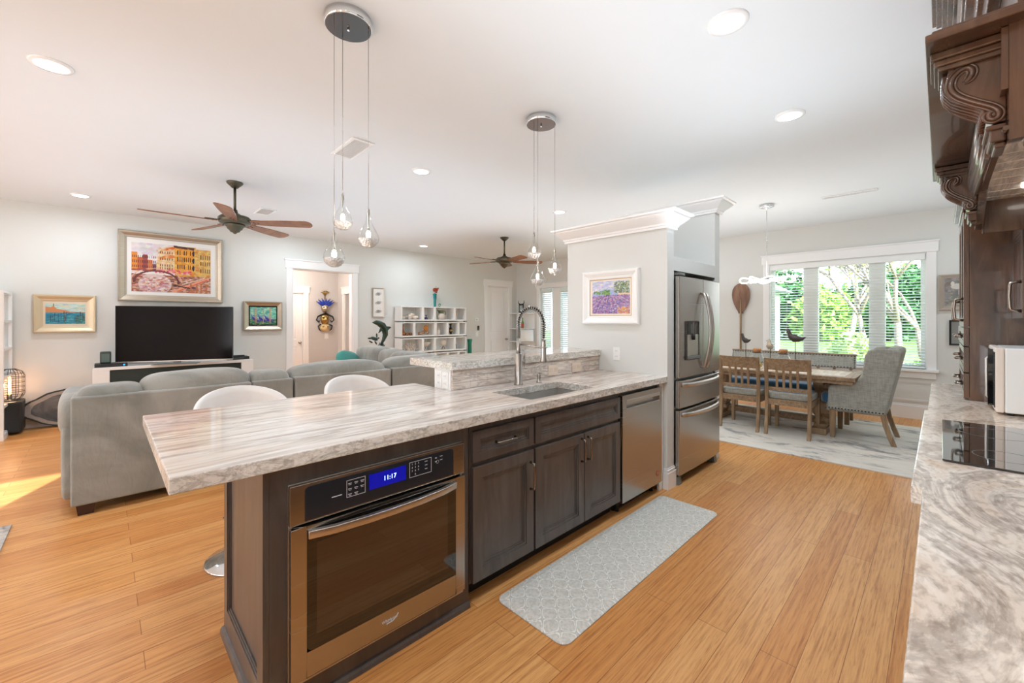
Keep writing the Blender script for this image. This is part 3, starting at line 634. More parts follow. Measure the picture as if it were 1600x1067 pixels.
dr=B('oven_door',MB().box(ox0+.002,.512,OY-.030,OY+.0,.122,.655).box(1.160,ox1-.002,OY-.030,OY,.122,.655).box(.512,1.160,OY-.030,OY,.122,.212).box(.512,1.160,OY-.030,OY,.640,.655).box(.512,1.160,OY-.012,OY,.212,.64),M['steel'],t,bevel=.002)
B('door_glass',MB().prism(rrect(.513,1.159,.213,.640,.02,5,(0,0,1,1)),'y',OY-.031,OY-.02),M['bglass'],dr)
B('window',MB().box(.545,1.113,OY-.0318,OY-.0305,.262,.590),M['oglass'],dr,label='brown tinted oven window')
hb=MB(); pts=[(.515,0),(.60,.022),(.72,.034),(.836,.038),(.95,.034),(1.07,.022),(1.157,0)]
vs=[];n_=len(pts)
for i,(x,b_) in enumerate(pts):
    yy=OY-.036-b_; vs+=[(x,yy-.006,.612),(x,yy-.008,.640),(x,yy+.010,.642),(x,yy+.010,.610)]
fs=[(i*4+k,i*4+(k+1)%4,(i+1)*4+(k+1)%4,(i+1)*4+k) for i in range(n_-1) for k in range(4)]+[(0,1,2,3),((n_-1)*4,(n_-1)*4+1,(n_-1)*4+2,(n_-1)*4+3)]
hb.add(vs,fs,True); B('handle',hb,M['steelh'],dr,bevel=.002)
text('maker_script','Whirlpool',.0165,(.829,OY-.0305,.170),FR,M['print'],dr,ext=.0006)
B('logo_swoosh',MB().tube([(.815+.052*u_,OY-.0312,.163+.014*(u_-.35)*abs(u_-.35)*3-.004*math.sin(PI*u_)) for u_ in np.linspace(0,1,12)],.0014,6),M['print'],dr)
B('vent_strip',MB().box(.47,1.20,OY-.010,OY+.01,.103,.116),M['bglass'],t)
# dishwasher
t=T('dishwasher','stainless dishwasher with a pocket handle and round copper badge, beside the pier','dishwasher',(2.915,1.9,0))
x0,x1=2.618,3.214
B('body',MB().box(x0+.005,x1-.005,FY+.02,2.19,.10,.868),M['greyp'],t)
dy=FY-.028
d=B('door',MB().box(x0,x1,dy,FY+.018,.085,.745).box(x0,x1,dy,FY+.018,.805,.845).box(x0,x0+.055,dy,FY+.018,.745,.805).box(x1-.04,x1,dy,FY+.018,.745,.805).box(x0+.055,x1-.04,dy+.03,FY+.018,.745,.805),M['steel'],t,bevel=.002)
B('pocket_handle',MB().box(x0+.055,x1-.04,dy-.003,dy+.008,.783,.808).box(x0+.055,x1-.04,dy-.002,dy+.006,.742,.748),M['steelh'],d,bevel=.002)
bd=MB().cyl((x1-.075,dy-.003,.17),.022,.004,'y',24); B('badge',bd,M['badge'],d,label='round copper badge')
text('badge_letter','K',.022,(x1-.075,dy-.0036,.17),FR,M['print'],d)
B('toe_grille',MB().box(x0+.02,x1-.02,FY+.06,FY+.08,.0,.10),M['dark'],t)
B('levelling_foot',MB().cyl((x0+.04,FY+.045,0),.014,.10),M['dark'],t); B('levelling_foot',MB().cyl((x1-.04,FY+.045,0),.014,.10),M['dark'],t)
B('filler_panel',MB().box(3.218,PX-.001,FY-.004,FY+.016,.0,.87),M['trim'],None,label='narrow white filler strip between dishwasher and pier',cat='filler panel')
# countertop (L-shaped slab with a cut-out), top z .924
ZT=.924; TH=.05; YF=FY-.042
def slab(name,label,pieces,z0,z1,mat,emat,cat='countertop',edges=None):
    mb=MB()
    for (x0,x1,y0,y1) in pieces: mb.box(x0,x1,y0,y1,z0,z1)
    mb.m=[0]*len(mb.f)
    for i,f in enumerate(mb.f):
        p=[mb.v[j] for j in f]; 
        if max(q[2] for q in p)-min(q[2] for q in p)>.01: mb.m[i]=1
    return B(name,mb,[mat,emat],None,label=label,cat=cat)
sx0,sx1,sy0,sy1=1.757,2.42,1.64,1.99
def lslab():
    # outline polygon with sink hole, built as one clean grid so no inner seams show
    xs=[.134,1.615,sx0,sx1,PX]; ys=[YF,sy0,sy1,2.222,2.66]; mb=MB()
    solid=lambda i,j: not (xs[i]>=sx0-.001 and xs[i+1]<=sx1+.001 and ys[j]>=sy0-.001 and ys[j+1]<=sy1+.001) and not (j==3 and i>=1)
    for z in (ZT-TH,ZT):
        for i in range(4):
            for j in range(4):
                if solid(i,j): mb.mi=0; mb.add([(xs[i],ys[j],z),(xs[i+1],ys[j],z),(xs[i+1],ys[j+1],z),(xs[i],ys[j+1],z)],[(0,1,2,3)],False)
    for i in range(4):
        for j in range(4):
            if not solid(i,j): continue
            for (di,dj,e) in ((-1,0,((xs[i],ys[j]),(xs[i],ys[j+1]))),(1,0,((xs[i+1],ys[j]),(xs[i+1],ys[j+1]))),(0,-1,((xs[i],ys[j]),(xs[i+1],ys[j]))),(0,1,((xs[i],ys[j+1]),(xs[i+1],ys[j+1])))):
                a,b=i+di,j+dj
                if 0<=a<4 and 0<=b<4 and solid(a,b): continue
                mb.mi=1; (ax_,ay_),(bx_,by_)=e; mb.add([(ax_,ay_,ZT-TH),(bx_,by_,ZT-TH),(bx_,by_,ZT),(ax_,ay_,ZT)],[(0,1,2,3)],False)
    return B('island_countertop',mb,[M['granite'],M['gedge']],None,label='long low countertop of streaked cream granite on the island, around the sink',cat='countertop',bevel=.004)
lslab()
slab('raised_countertop','raised bar top of cream granite on the half wall behind the tap',[(1.60,PX,2.185,2.70)],1.057,1.107,M['granite'],M['gedge'])
# stone backsplash under the bar
mb=MB(); zz=[ZT+.001,.968,1.012,1.055]; rnd=random.Random(3)
for k in range(3):
    x=1.617
    while x<PX-.002:
        w_=rnd.choice((.15,.22,.3)); e=min(PX-.002,x+w_); 
        if PX-.002-e<.05: e=PX-.002
        mb.box(x+.0008,e-.0008,2.2035-.001*rnd.random(),2.221,zz[k]+.0008,zz[k+1]-.0008); x=e
B('stone_backsplash',mb,M['tile'],None,label='low backsplash of grey-beige stone tiles between countertop and raised bar',cat='backsplash')
# undermount sink
t=T('sink','undermount stainless sink set in the island countertop','sink',((sx0+sx1)/2,(sy0+sy1)/2,.70))
mb=MB(); g=.004; a0,a1,b0,b1=sx0-g,sx1+g,sy0-g,sy1+g; zb=.70; zt=ZT-TH
mb.box(a0-.004,a0,b0,b1,zb,zt).box(a1,a1+.004,b0,b1,zb,zt).box(a0,a1,b0-.004,b0,zb,zt).box(a0,a1,b1,b1+.004,zb,zt).box(a0,a1,b0,b1,zb-.004,zb)
B('basin',mb,M['sinkm'],t); B('drain',MB().cyl(((a0+a1)/2,(b0+b1)/2,zb+.0005),.045,.004),M['steelh'],t)
# pull-down spring faucet
fx,fy=2.104,2.085
t=T('faucet','brushed nickel spring-neck kitchen tap behind the sink','tap',(fx,fy,ZT))
B('body',MB().lathe([(0,0),(.032,0),(.032,.008),(.027,.012),(.027,.215),(.024,.222),(.0,.222)],(fx,fy,ZT)),M['nickel'],t)
B('riser',MB().lathe([(0,0),(.014,0),(.014,.02),(.017,.03),(.014,.04),(.013,.12),(0,.12)],(fx,fy,ZT+.22)),M['nickel'],t)
hx,hy=fx+.012,fy-.225   # spray head position over the basin
def neck(u):
    # up, semicircle, down
    L1=.10; r_=.1125; z0=ZT+.33
    if u<.30: return Vector((fx,fy,z0+L1*u/.30))
    if u<.78:
        a=PI*(u-.30)/.48; return Vector((fx+(hx-fx)*(1-math.cos(a))/2,fy-r_*(1-math.cos(a)),z0+L1+r_*math.sin(a)))
    return Vector((hx,hy,z0+L1-(u-.78)/.22*.12))
B('hose',MB().tube([neck(i/60) for i in range(61)],.007,8),M['blackp'],t)
N=38; pts=[]
for i in range(N*12+1):
    u=i/(N*12); p=neck(u); q=neck(min(1,u+.004))-neck(max(0,u-.004)); q=q.normalized(); b1_=Vector((1,0,0)); b2_=q.cross(b1_).normalized(); a=2*PI*i/12
    pts.append(p+(b1_*math.cos(a)+b2_*math.sin(a))*.0145)
B('spring',MB().tube(pts,.0027,5),M['nickel'],t)
zh=ZT+.31
B('spray_head',MB().lathe([(0,.02),(.012,.02),(.013,.0),(.015,-.02),(.018,-.05),(.018,-.10),(.024,-.125),(.026,-.135),(0,-.135)],(hx,hy,zh)),M['nickel'],t)
B('docking_arm',MB().tube([(fx,fy,ZT+.285),(fx,fy-.1,ZT+.28),(hx,hy+.01,ZT+.272)],[.006,.006,.006],8).tube([(hx+.022*math.cos(a),hy+.022*math.sin(a),ZT+.272) for a in np.linspace(0,2*PI,18)[:-1]],.0045,6,closed=True),M['nickel'],t)
B('lever',MB().cyl((fx,fy,ZT+.165),.017,.055,'x').tube([(fx+.052,fy,ZT+.165),(fx+.058,fy,ZT+.20),(fx+.060,fy-.004,ZT+.26)],[.007,.006,.0045],8),M['nickel'],t)
t=T('soap_dispenser','small brushed nickel soap dispenser beside the kitchen tap','soap dispenser',(2.275,2.045,ZT))
B('pump_body',MB().lathe([(0,0),(.020,0),(.020,.005),(.013,.010),(.013,.045),(.015,.048),(.015,.062),(.006,.066),(.006,.072),(0,.072)],(2.275,2.045,ZT),18),M['nickel'],t)
B('spout',MB().tube([(2.275,2.045,ZT+.068),(2.277,2.02,ZT+.070),(2.280,1.99,ZT+.066),(2.281,1.975,ZT+.058)],[.006,.005,.004,.0035],8),M['nickel'],t)
# anti-fatigue mat
mb=MB(); px0,px1,py0,py1=1.385,3.14,1.100,1.535
outl=[(x,y) for x,y in [(px0,py0),(px1,py0),(px1,py1),(px0,py1)]]
def rr2(x0,x1,y0,y1,r,n=8): return rrect(x0,x1,y0,y1,r,n)
o1=rr2(px0,px1,py0,py1,.05); o2=rr2(px0+.045,px1-.045,py0+.045,py1-.045,.02); n_=len(o1)
vs=[(x,y,.001) for x,y in o1]+[(x,y,.006) for x,y in o1]+[(x,y,.020) for x,y in o2]
fs=[(i,(i+1)%n_,n_+(i+1)%n_,n_+i) for i in range(n_)]+[(n_+i,n_+(i+1)%n_,2*n_+(i+1)%n_,2*n_+i) for i in range(n_)]+[tuple(range(2*n_,3*n_)),tuple(range(n_))[::-1]]
mb.add(vs,fs,False); B('floor_mat',mb,M['mat'],None,label='pale cushioned kitchen mat with a quatrefoil pattern in front of the sink cabinet',cat='mat',bevel=.002)
# bar stools
def stool(label,x,y):
    t=T('bar_stool',label,'bar stool',(0,0,0),'white swivel bar stools behind the island')
    B('base',MB().lathe([(0,0),(.20,0),(.205,.004),(.20,.010),(.12,.018),(.04,.03),(.028,.045),(0,.045)],seg=40),M['chrome'],t,label='round chrome base')
    B('column',MB().lathe([(0,.04),(.027,.04),(.027,.36),(.018,.362),(.018,.60),(0,.60)],seg=20),M['chrome'],t)
    B('footrest',MB().tube([(.12*math.cos(a),-.06-.12*math.sin(a),.28) for a in np.linspace(0,PI,16)],.008,8).tube([(-.12,-.06,.28),(0,0,.28),(.12,-.06,.28)],.008,8),M['chrome'],t)
    B('gas_lever',MB().tube([(.0,0,.59),(.12,.04,.585),(.17,.05,.58)],.005,6),M['chrome'],t)
    st=MB(); sbox(st,(0,0,.645),(.21,.20,.05),.5,10); B('seat',st,M['leather'],t)
    # wrap-round low back: shell with thickness
    def shell(off):
        def fn(u,v):
            a=R(-12)+R(204)*u; e=(abs(math.sin(a*1.0)) if a>0 else 0)
            top=.68+.285*max(0,math.sin(max(0,min(PI,(a+R(6))*180/192))))**.38
            z=.64+(top-.64)*v; rx=.225+off; ry=.215+off; fl=.035*v*max(0,math.sin(a))
            return (rx*math.cos(a)*(1+.03*v),(ry+fl)*math.sin(a),z)
        return fn
    nu,nv=36,8; mb=MB(); f1=shell(0);f2=shell(.022)
    vs=[f1(i/nu,j/nv) for j in range(nv+1) for i in range(nu+1)]+[f2(i/nu,j/nv) for j in range(nv+1) for i in range(nu+1)]; K=(nu+1)*(nv+1); fs=[]
    for j in range(nv):
        for i in range(nu):
            a=j*(nu+1)+i; fs+=[(a+1,a,a+nu+1,a+nu+2),(K+a,K+a+1,K+a+nu+2,K+a+nu+1)]
    for i in range(nu):
        a=nv*(nu+1)+i; fs+=[(a,a+1,K+a+1,K+a)]; a=i; fs+=[(a+1,a,K+a,K+a+1)]
    for j in range(nv):
        a=j*(nu+1); fs+=[(a,a+nu+1,K+a+nu+1,K+a)]; a=j*(nu+1)+nu; fs+=[(a+nu+1,a,K+a,K+a+nu+1)]
    mb.add(vs,fs,True); B('backrest',mb,M['leather'],t)
    t.location=(x,y,0); return t
stool('white bar stool nearer the free end of the island, its chrome base in view',.60,2.84)
stool('white bar stool nearer the half wall',1.32,2.86)
# ================================================================ FRIDGE
t=T('refrigerator','tall stainless french-door refrigerator with water dispenser and two lower drawers','refrigerator',(3.872,1.9,0))
fx0,fx1=3.420,4.325; fy=1.500
B('body',MB().box(fx0+.004,fx1-.03,fy+.06,2.30,.035,1.755),M['steelside'],t,bevel=.004)
def bowed(x0,x1,z0,z1,bow=.012,cut=None,n=10,full=(fx0,fx1)):
    mb=MB(); W_=full[1]-full[0]
    yy=lambda x:fy+bow*((2*(x-full[0])/W_-1)**2)
    xs=[x0+(x1-x0)*i/n for i in range(n+1)]; 
    vs=[(x,yy(x),z) for z in (z0,z1) for x in xs]+[(x,fy+.050,z) for z in (z0,z1) for x in xs]; k=n+1
    for i in range(n): mb.add(vs,[],True); break
    fs=[(i,i+1,k+i+1,k+i) for i in range(n)]+[(2*k+i+1,2*k+i,3*k+i,3*k+i+1) for i in range(n)]+[(k+i,k+i+1,3*k+i+1,3*k+i) for i in range(n)]+[(i+1,i,2*k+i,2*k+i+1) for i in range(n)]+[(0,k,3*k,2*k),(n,2*k+n,3*k+n,k+n)]
    mb.v=[];mb.f=[];mb.m=[];mb.sm=[]; mb.add(vs,fs,False); return mb
xm=3.885
dl=B('door',bowed(fx0,xm-.002,.893,1.748),M['steel'],t,bevel=.006); drr=B('door',bowed(xm+.002,fx1,.893,1.748),M['steel'],t,bevel=.006)
mdr=B('drawer',bowed(fx0,fx1,.642,.872,n=16),M['steel'],t,bevel=.006); ldr=B('drawer',bowed(fx0,fx1,.085,.624,n=16),M['steel'],t,bevel=.006)
def arc(mb,p0,p1,out,side=(0,0,0),r=.011,n=14,st=.02):
    pts=[];p0=Vector(p0);p1=Vector(p1)
    pts.append(p0+Vector((0,0,0)))
    for i in range(n+1):
        u=i/n; s=math.sin(PI*u)**.8; pts.append(p0.lerp(p1,u)+Vector((side[0]*s,-st-(out-st)*s,side[2]*s)))
    pts.append(p1); return mb.tube(pts,r,8)
B('handle',arc(MB(),(xm-.035,fy,.96),(xm-.035,fy,1.62),.075),M['steelh'],dl); B('handle',arc(MB(),(xm+.035,fy,.96),(xm+.035,fy,1.62),.075),M['steelh'],drr)
def barh(z,parent):
    mb=MB(); vs=[];n=14
    for i in range(n+1):
        u=i/n; x=fx0+.05+(fx1-fx0-.10)*u; y=fy+.008-.055*math.sin(PI*u)**.6; vs+=[(x,y-.008,z-.018),(x,y-.008,z+.014),(x,y+.008,z+.018),(x,y+.008,z-.014)]
    fs=[(i*4+k,i*4+(k+1)%4,(i+1)*4+(k+1)%4,(i+1)*4+k) for i in range(n) for k in range(4)]+[(0,1,2,3),(n*4,n*4+1,n*4+2,n*4+3)]
    mb.add(vs,fs,True); B('handle',mb,M['steelh'],parent)
barh(.835,mdr); barh(.585,ldr)
ds=B('water_dispenser',MB().frame(3.53,3.79,1.04,1.37,.008,fy-.006,fy+.012).box(3.538,3.782,fy-.003,fy+.010,1.255,1.362),M['bglass'],dl,bevel=.002)
B('dispenser_niche',MB().box(3.538,3.782,fy-.002,fy+.010,1.075,1.255),M['steelh'],ds); B('drip_tray',MB().box(3.538,3.782,fy-.02,fy+.01,1.048,1.072),M['greyp'],ds,bevel=.003)
B('dispenser_nozzle',MB().cyl((3.66,fy-.008,1.21),.014,.05),M['dark'],ds)
B('hinge_cover',MB().box(fx0+.01,fx0+.11,fy+.01,fy+.14,1.756,1.778),M['greyp'],t,bevel=.004)
for x in (fx0+.04,fx1-.07): B('foot',MB().taper(x-.03,x+.03,fy+.02,fy+.12,0,.07,x-.03,x+.03,fy+.03,fy+.12),M['greyp'],t,bevel=.004)
B('base_grille',MB().box(fx0+.08,fx1-.11,fy+.09,fy+.11,.015,.08),M['dark'],t)
# ================================================================ KITCHEN RUN UNDER THE HOOD
H=M['hood']
mb=MB()
def topslab():
    pts=[(-1.2,-.655),(4.31,-.655),(4.31,.046),(2.99,.046),(2.99,.058),(1.60,.058),(1.60,.034),(-1.2,.034)]
    m=MB(); n=len(pts); vs=[(x,y,ZT-TH) for x,y in pts]+[(x,y,ZT) for x,y in pts]
    m.mi=1; m.add(vs,[(i,(i+1)%n,n+(i+1)%n,n+i) for i in range(n)],False); m.mi=0; m.add(vs,[tuple(range(n))[::-1],tuple(range(n,2*n))],False); return m
B('range_countertop',topslab(),[M['granite2'],M['gedge']],None,label='swirled beige granite countertop at the right under the hood',cat='countertop',bevel=.004)
rb=[(-1.18,-.4),(-.4,.4),(.4,1.0),(1.0,1.62),(1.62,2.97),(2.97,3.6),(3.6,4.29)]
for i,(x0,x1) in enumerate(rb):
    fr_=.012 if i!=4 else .034
    lab=['walnut base cabinet at the blind end of the range counter','walnut base cabinet under the range counter below the camera','walnut base cabinet second before the cooktop cabinet','walnut base cabinet just before the cooktop cabinet','wide walnut base cabinet under the cooktop','walnut base cabinet just past the cooktop','walnut base cabinet at the dining end of the range counter'][i]
    t=T('base_cabinet',lab,'cabinet',((x0+x1)/2,-.3,0))
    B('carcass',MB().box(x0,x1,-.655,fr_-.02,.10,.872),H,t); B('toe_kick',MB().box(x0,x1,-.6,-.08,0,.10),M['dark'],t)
    def rY(z0,z1):
        m=raised(MB(),x0+.006,x1-.006,z0,z1,0,.05 if z1-z0>.3 else .035,.02); m.v=[(x,fr_-y,z) for x,y,z in m.v]; return m
    a=B('drawer',rY(.70,.845),H,t); pull('handle',((x0+x1)/2-.06,fr_,.772),((x0+x1)/2+.06,fr_,.772),0,M['pull'],a,.026,yd=1)
    a=B('door',rY(.11,.69),H,t); pull('handle',(x1-.05,fr_,.48),(x1-.05,fr_,.61),0,M['pull'],a,.03,yd=1)
# cooktop
t=T('cooktop','black glass cooktop set in the swirled granite counter','cooktop',(2.33,-.27,ZT))
B('glass',MB().prism(rrect(1.945,2.722,-.53,-.004,.008,3),'z',ZT+.0005,ZT+.007),M['bglass'],t,bevel=.0015)
zn=MB()
for x,y,r_ in ((2.12,-.38,.09),(2.12,-.15,.075),(2.52,-.38,.075),(2.52,-.15,.10)): zn.lathe([(r_-.0012,.0072),(r_,.0074),(r_+.0012,.0072)],(x,y,ZT),40)
B('burner_rings',zn,M['greyp'],t)
# tall cabinet standing on the counter
t=T('hutch_cabinet','tall walnut cabinet with doors and three drawers standing on the counter beyond the cooktop','cabinet',(3.93,-.38,ZT))
tx0,tx1=3.52,4.30; ty=-.115
B('carcass',MB().box(tx0,tx1,-.655,ty,ZT,2.03),H,t,bevel=.002)
B('cornice',MB().box(tx0-.01,tx1+.02,-.655,ty+.03,2.03,2.06).box(tx0-.02,tx1+.03,-.655,ty+.05,2.06,2.09),H,t,bevel=.004)
def rYf(x0,x1,z0,z1,yf,w=.05):
    m=raised(MB(),x0,x1,z0,z1,0,w,.022); m.v=[(x,yf+.022-y,z) for x,y,z in m.v]; return m
xm2=(tx0+tx1)/2
for z0,z1 in ((.935,1.075),(1.082,1.225),(1.232,1.335)):
    a=B('drawer',rYf(tx0+.006,tx1-.006,z0,z1,ty+.001,.03),H,t,bevel=.001)
    for xx in (tx0+.18,tx1-.18): pull('handle',(xx-.045,ty+.023,(z0+z1)/2),(xx+.045,ty+.023,(z0+z1)/2),0,M['pull'],a,.028,.006,yd=1)
for x0,x1,hxx in ((tx0+.006,xm2-.002,tx0+.06),(xm2+.002,tx1-.006,tx1-.06)):
    a=B('door',rYf(x0,x1,1.342,2.02,ty+.001),H,t,bevel=.001); pull('handle',(hxx,ty+.023,1.385),(hxx,ty+.023,1.50),0,M['pull'],a,.034,.006,yd=1)
# upper cabinet between hood and tall cabinet
t=T('wall_cabinet','walnut wall cabinet hung above the microwave beside the hood','cabinet',(3.3,-.45,1.385))
B('carcass',MB().box(3.10,3.515,-.655,-.292,1.385,1.86),H,t,bevel=.002)
a=B('door',rYf(3.106,3.510,1.39,1.855,-.291),H,t,bevel=.0015); pull('handle',(3.15,-.269,1.43),(3.15,-.269,1.56),0,M['pull'],a,.034,.006,yd=1)
# microwave
t=T('microwave','white microwave oven on the counter beside the tall walnut cabinet','microwave',(3.3,-.38,ZT))
mx0,mx1,my0,my1,mz0,mz1=3.085,3.50,-.56,-.185,ZT+.012,1.245
B('body',MB().box(mx0,mx1,my0,my1-.03,mz0,mz1),M['white'],t,bevel=.006)
B('front_bezel',MB().box(mx0,mx1,my1-.029,my1,mz0,mz1),plain('cream_plastic',(236,222,210),.4,.02),t,bevel=.006)
a=B('door',MB().prism([(mx0+.12,my1),(mx1-.004,my1),(mx1-.004,my1+.012),(mx0+.27,my1+.024),(mx0+.13,my1+.018)],'z',mz0+.015,mz1-.01),M['bglass'],t,bevel=.002)
B('door_handle',MB().tube([(mx0+.15,my1+.014,mz0+.05),(mx0+.15,my1+.022,mz0+.06),(mx0+.15,my1+.022,mz1-.06),(mx0+.15,my1+.014,mz1-.05)],.005,8),M['steelh'],a)
B('control_pad',MB().box(mx0+.01,mx0+.10,my1,my1+.003,mz0+.02,mz1-.02),M['panelb'],t)
for x in (mx0+.03,mx1-.03):
    for y in (my0+.04,my1-.05): B('foot',MB().cyl((x,y,ZT),.012,.0125),M['blackp'],t)
# range hood mantle
t=T('range_hood','large walnut range hood with a mantel shelf, arched apron and two scroll corbels','range hood',(2.30,-.35,1.80))
hx0,hx1=1.56,3.02; hy=-.115
# arched apron (front board)
def arch(x): u=(x-hx0)/(hx1-hx0); s=min(1,max(0,min(u,1-u)/.30)); s=s*s*(3-2*s); return 1.815+.125*s
n=40; poly=[(hx0+(hx1-hx0)*i/n,arch(hx0+(hx1-hx0)*i/n)) for i in range(n+1)]+[(hx1,2.10),(hx0,2.10)]
B('arched_apron',MB().prism(poly,'y',hy-.024,hy),H,t)
B('apron_bead',MB().tube([(x,hy+.004,z+.03) for x,z in poly[:n+1]],.006,8),H,t)
for sx_ in (hx0,hx1-.022): B('side_panel',MB().box(sx_,sx_+.022,-.655,hy-.024,1.795,2.10),H,t,bevel=.002)
un=MB().box(hx0+.022,hx1-.022,-.655,hy-.024,1.945,1.96); u_=B('hood_liner',un,M['tile'],t,label='beige stone liner under the hood')
gi=MB()
for i in range(1,12): xx=hx0+.022+(hx1-hx0)*i/12; gi.box(xx-.002,xx+.002,-.655,hy-.024,1.9435,1.945)
for i in range(1,4): yy=-.655+.13*i; gi.box(hx0+.022,hx1-.022,yy-.002,yy+.002,1.9435,1.945)
B('grout_lines',gi,plain('grout',(232,222,208),.8),u_)
B('vent_insert',MB().box(1.95,2.62,-.58,-.30,1.925,1.945),M['steel'],t,bevel=.005); B('grease_filter',MB().box(1.98,2.59,-.55,-.33,1.918,1.926),M['greyp'],t)
B('hood_lamp',MB().cyl((2.75,-.27,1.936),.035,.009,seg=24),M['canlens'],t); 
# frieze of reeded mouldings between corbels
fr_=MB(); 
for k,(z,o_) in enumerate(((2.045,.030),(2.020,.024),(1.998,.030),(1.975,.022),(1.955,.014),(1.935,.008))): fr_.tube([(hx0+.06,hy+o_*.5,z),(hx1-.06,hy+o_*.5,z)],.011+.006*(o_>.02),8)
fr_.box(hx0+.003,hx1-.003,hy+.0005,hy+.012,1.94,2.09); B('reeded_frieze',fr_,H,t)
# mantel shelf
B('mantel_shelf',MB().box(1.515,3.065,-.655,.028,2.092,2.112).box(1.530,3.05,-.655,.016,2.112,2.124),H,t,bevel=.003)
bedm=MB(); 
for o_,z in ((.10,2.075),(.075,2.055)): bedm.box(hx0+.04-.02,hx0+.04+.16,hy,hy+o_+.018,z-.0,z+.018).box(hx1-.20,hx1-.04,hy,hy+o_+.018,z,z+.018)
# corbels: an S-scroll profile in YZ
def corbel(xa,xb):
    k=B('corbel',MB(),H,t) if False else None
    y0=hy; top=2.055
    outer=[(0,0),(.098,0),(.103,-.022),(.106,-.045),(.101,-.066),(.089,-.084),(.071,-.099),(.052,-.113),(.038,-.125),(.032,-.138),(.037,-.150),(.033,-.165),(.022,-.176),(0,-.176)]
    m=MB().prism([(y0+a,top+b) for a,b in outer],'x',xa+.012,xb-.012)
    c_=B('corbel',m,H,t,bevel=.003)
    cap=MB().box(xa-.008,xb+.008,y0,y0+.128,top,top+.016).box(xa-.002,xb+.002,y0,y0+.120,top-.012,top+.002).box(xa-.014,xb+.014,y0,y0+.135,top+.016,top+.036); B('corbel_cap',cap,H,c_,bevel=.004)
    fl=MB()
    for j in range(5):
        xx=xa+.022+(xb-xa-.044)*j/4
        fl.tube([(xx,y0+a+.003,top+b) for a,b in outer[2:12]],.0065,8)
    B('reeds',fl,H,c_)
    P_=[(455,372),(500,352),(535,312),(538,268),(500,236),(440,232),(370,262),(318,318),(306,388),(340,452),(410,510),(500,562),(600,614),(690,656),(760,694),(802,736),(800,782),(752,804),(704,786),(694,748),(722,726)]
    ctr=[((870-u)/670*.115,-.012-(v-215)/615*.163) for u,v in P_]
    def smooth(p):
        for _ in range(2):
            q=[p[0]]
            for a_,b_ in zip(p,p[1:]): q+=[tuple(.75*i+.25*j for i,j in zip(a_,b_)),tuple(.25*i+.75*j for i,j in zip(a_,b_))]
            p=q+[p[-1]]
        return p
    ctr=smooth(ctr)
    for xs in (xa+.012,xb-.012):
        sc=MB(); nn=len(ctr)
        for off,rd_ in ((-.0085,.0036),(.0085,.0036),(0,.0045)):
            pts=[]
            for i,(a_,b_) in enumerate(ctr):
                p1,p2=ctr[max(0,i-1)],ctr[min(nn-1,i+1)]; tx,tz_=p2[0]-p1[0],p2[1]-p1[1]; L=math.hypot(tx,tz_) or 1; k_=min(1,i/6,(nn-1-i)/6)*.75+.25
                pts.append((xs,y0+a_-tz_/L*off*k_,top+b_+tx/L*off*k_))
            sc.tube(pts,rd_ if off else .0062,8)
        B('scroll',sc,H,c_)
    B('drop_block',MB().box(xa+.01,xb-.01,y0,y0+.028,top-.225,top-.184).box(xa,xb,y0,y0+.036,top-.196,top-.184).box(xa+.02,xb-.02,y0,y0+.02,top-.238,top-.225),H,c_,bevel=.004)
corbel(1.60,1.735); corbel(2.80,2.935)
# chimney up to the ceiling with a stepped crown
ch=MB().box(1.58,3.0,-.655,-.13,2.124,2.86)
B('chimney',ch,H,t)
cw_=MB()
steps=[(.000,2.86,2.885),(.014,2.835,2.86)]
for yf,z0,z1 in ((.030,2.868,2.884),(.015,2.856,2.868),(-.004,2.842,2.856),(-.022,2.828,2.842),(-.040,2.805,2.828)): cw_.box(1.55,3.03,-.655,yf,z0,z1)
B('ceiling_crown',cw_,H,t,bevel=.003)
fm=MB()
for yf,z0,z1 in ((-.062,2.52,2.80),(-.085,2.44,2.52),(-.100,2.36,2.44)): fm.box(1.57,3.01,-.13,yf,z0,z1)
for i in range(4): fm.tube([(1.57,-.062+.004,2.55+.06*i),(3.01,-.062+.004,2.55+.06*i)],.008,8)
B('chimney_frieze',fm,H,t,bevel=.003)
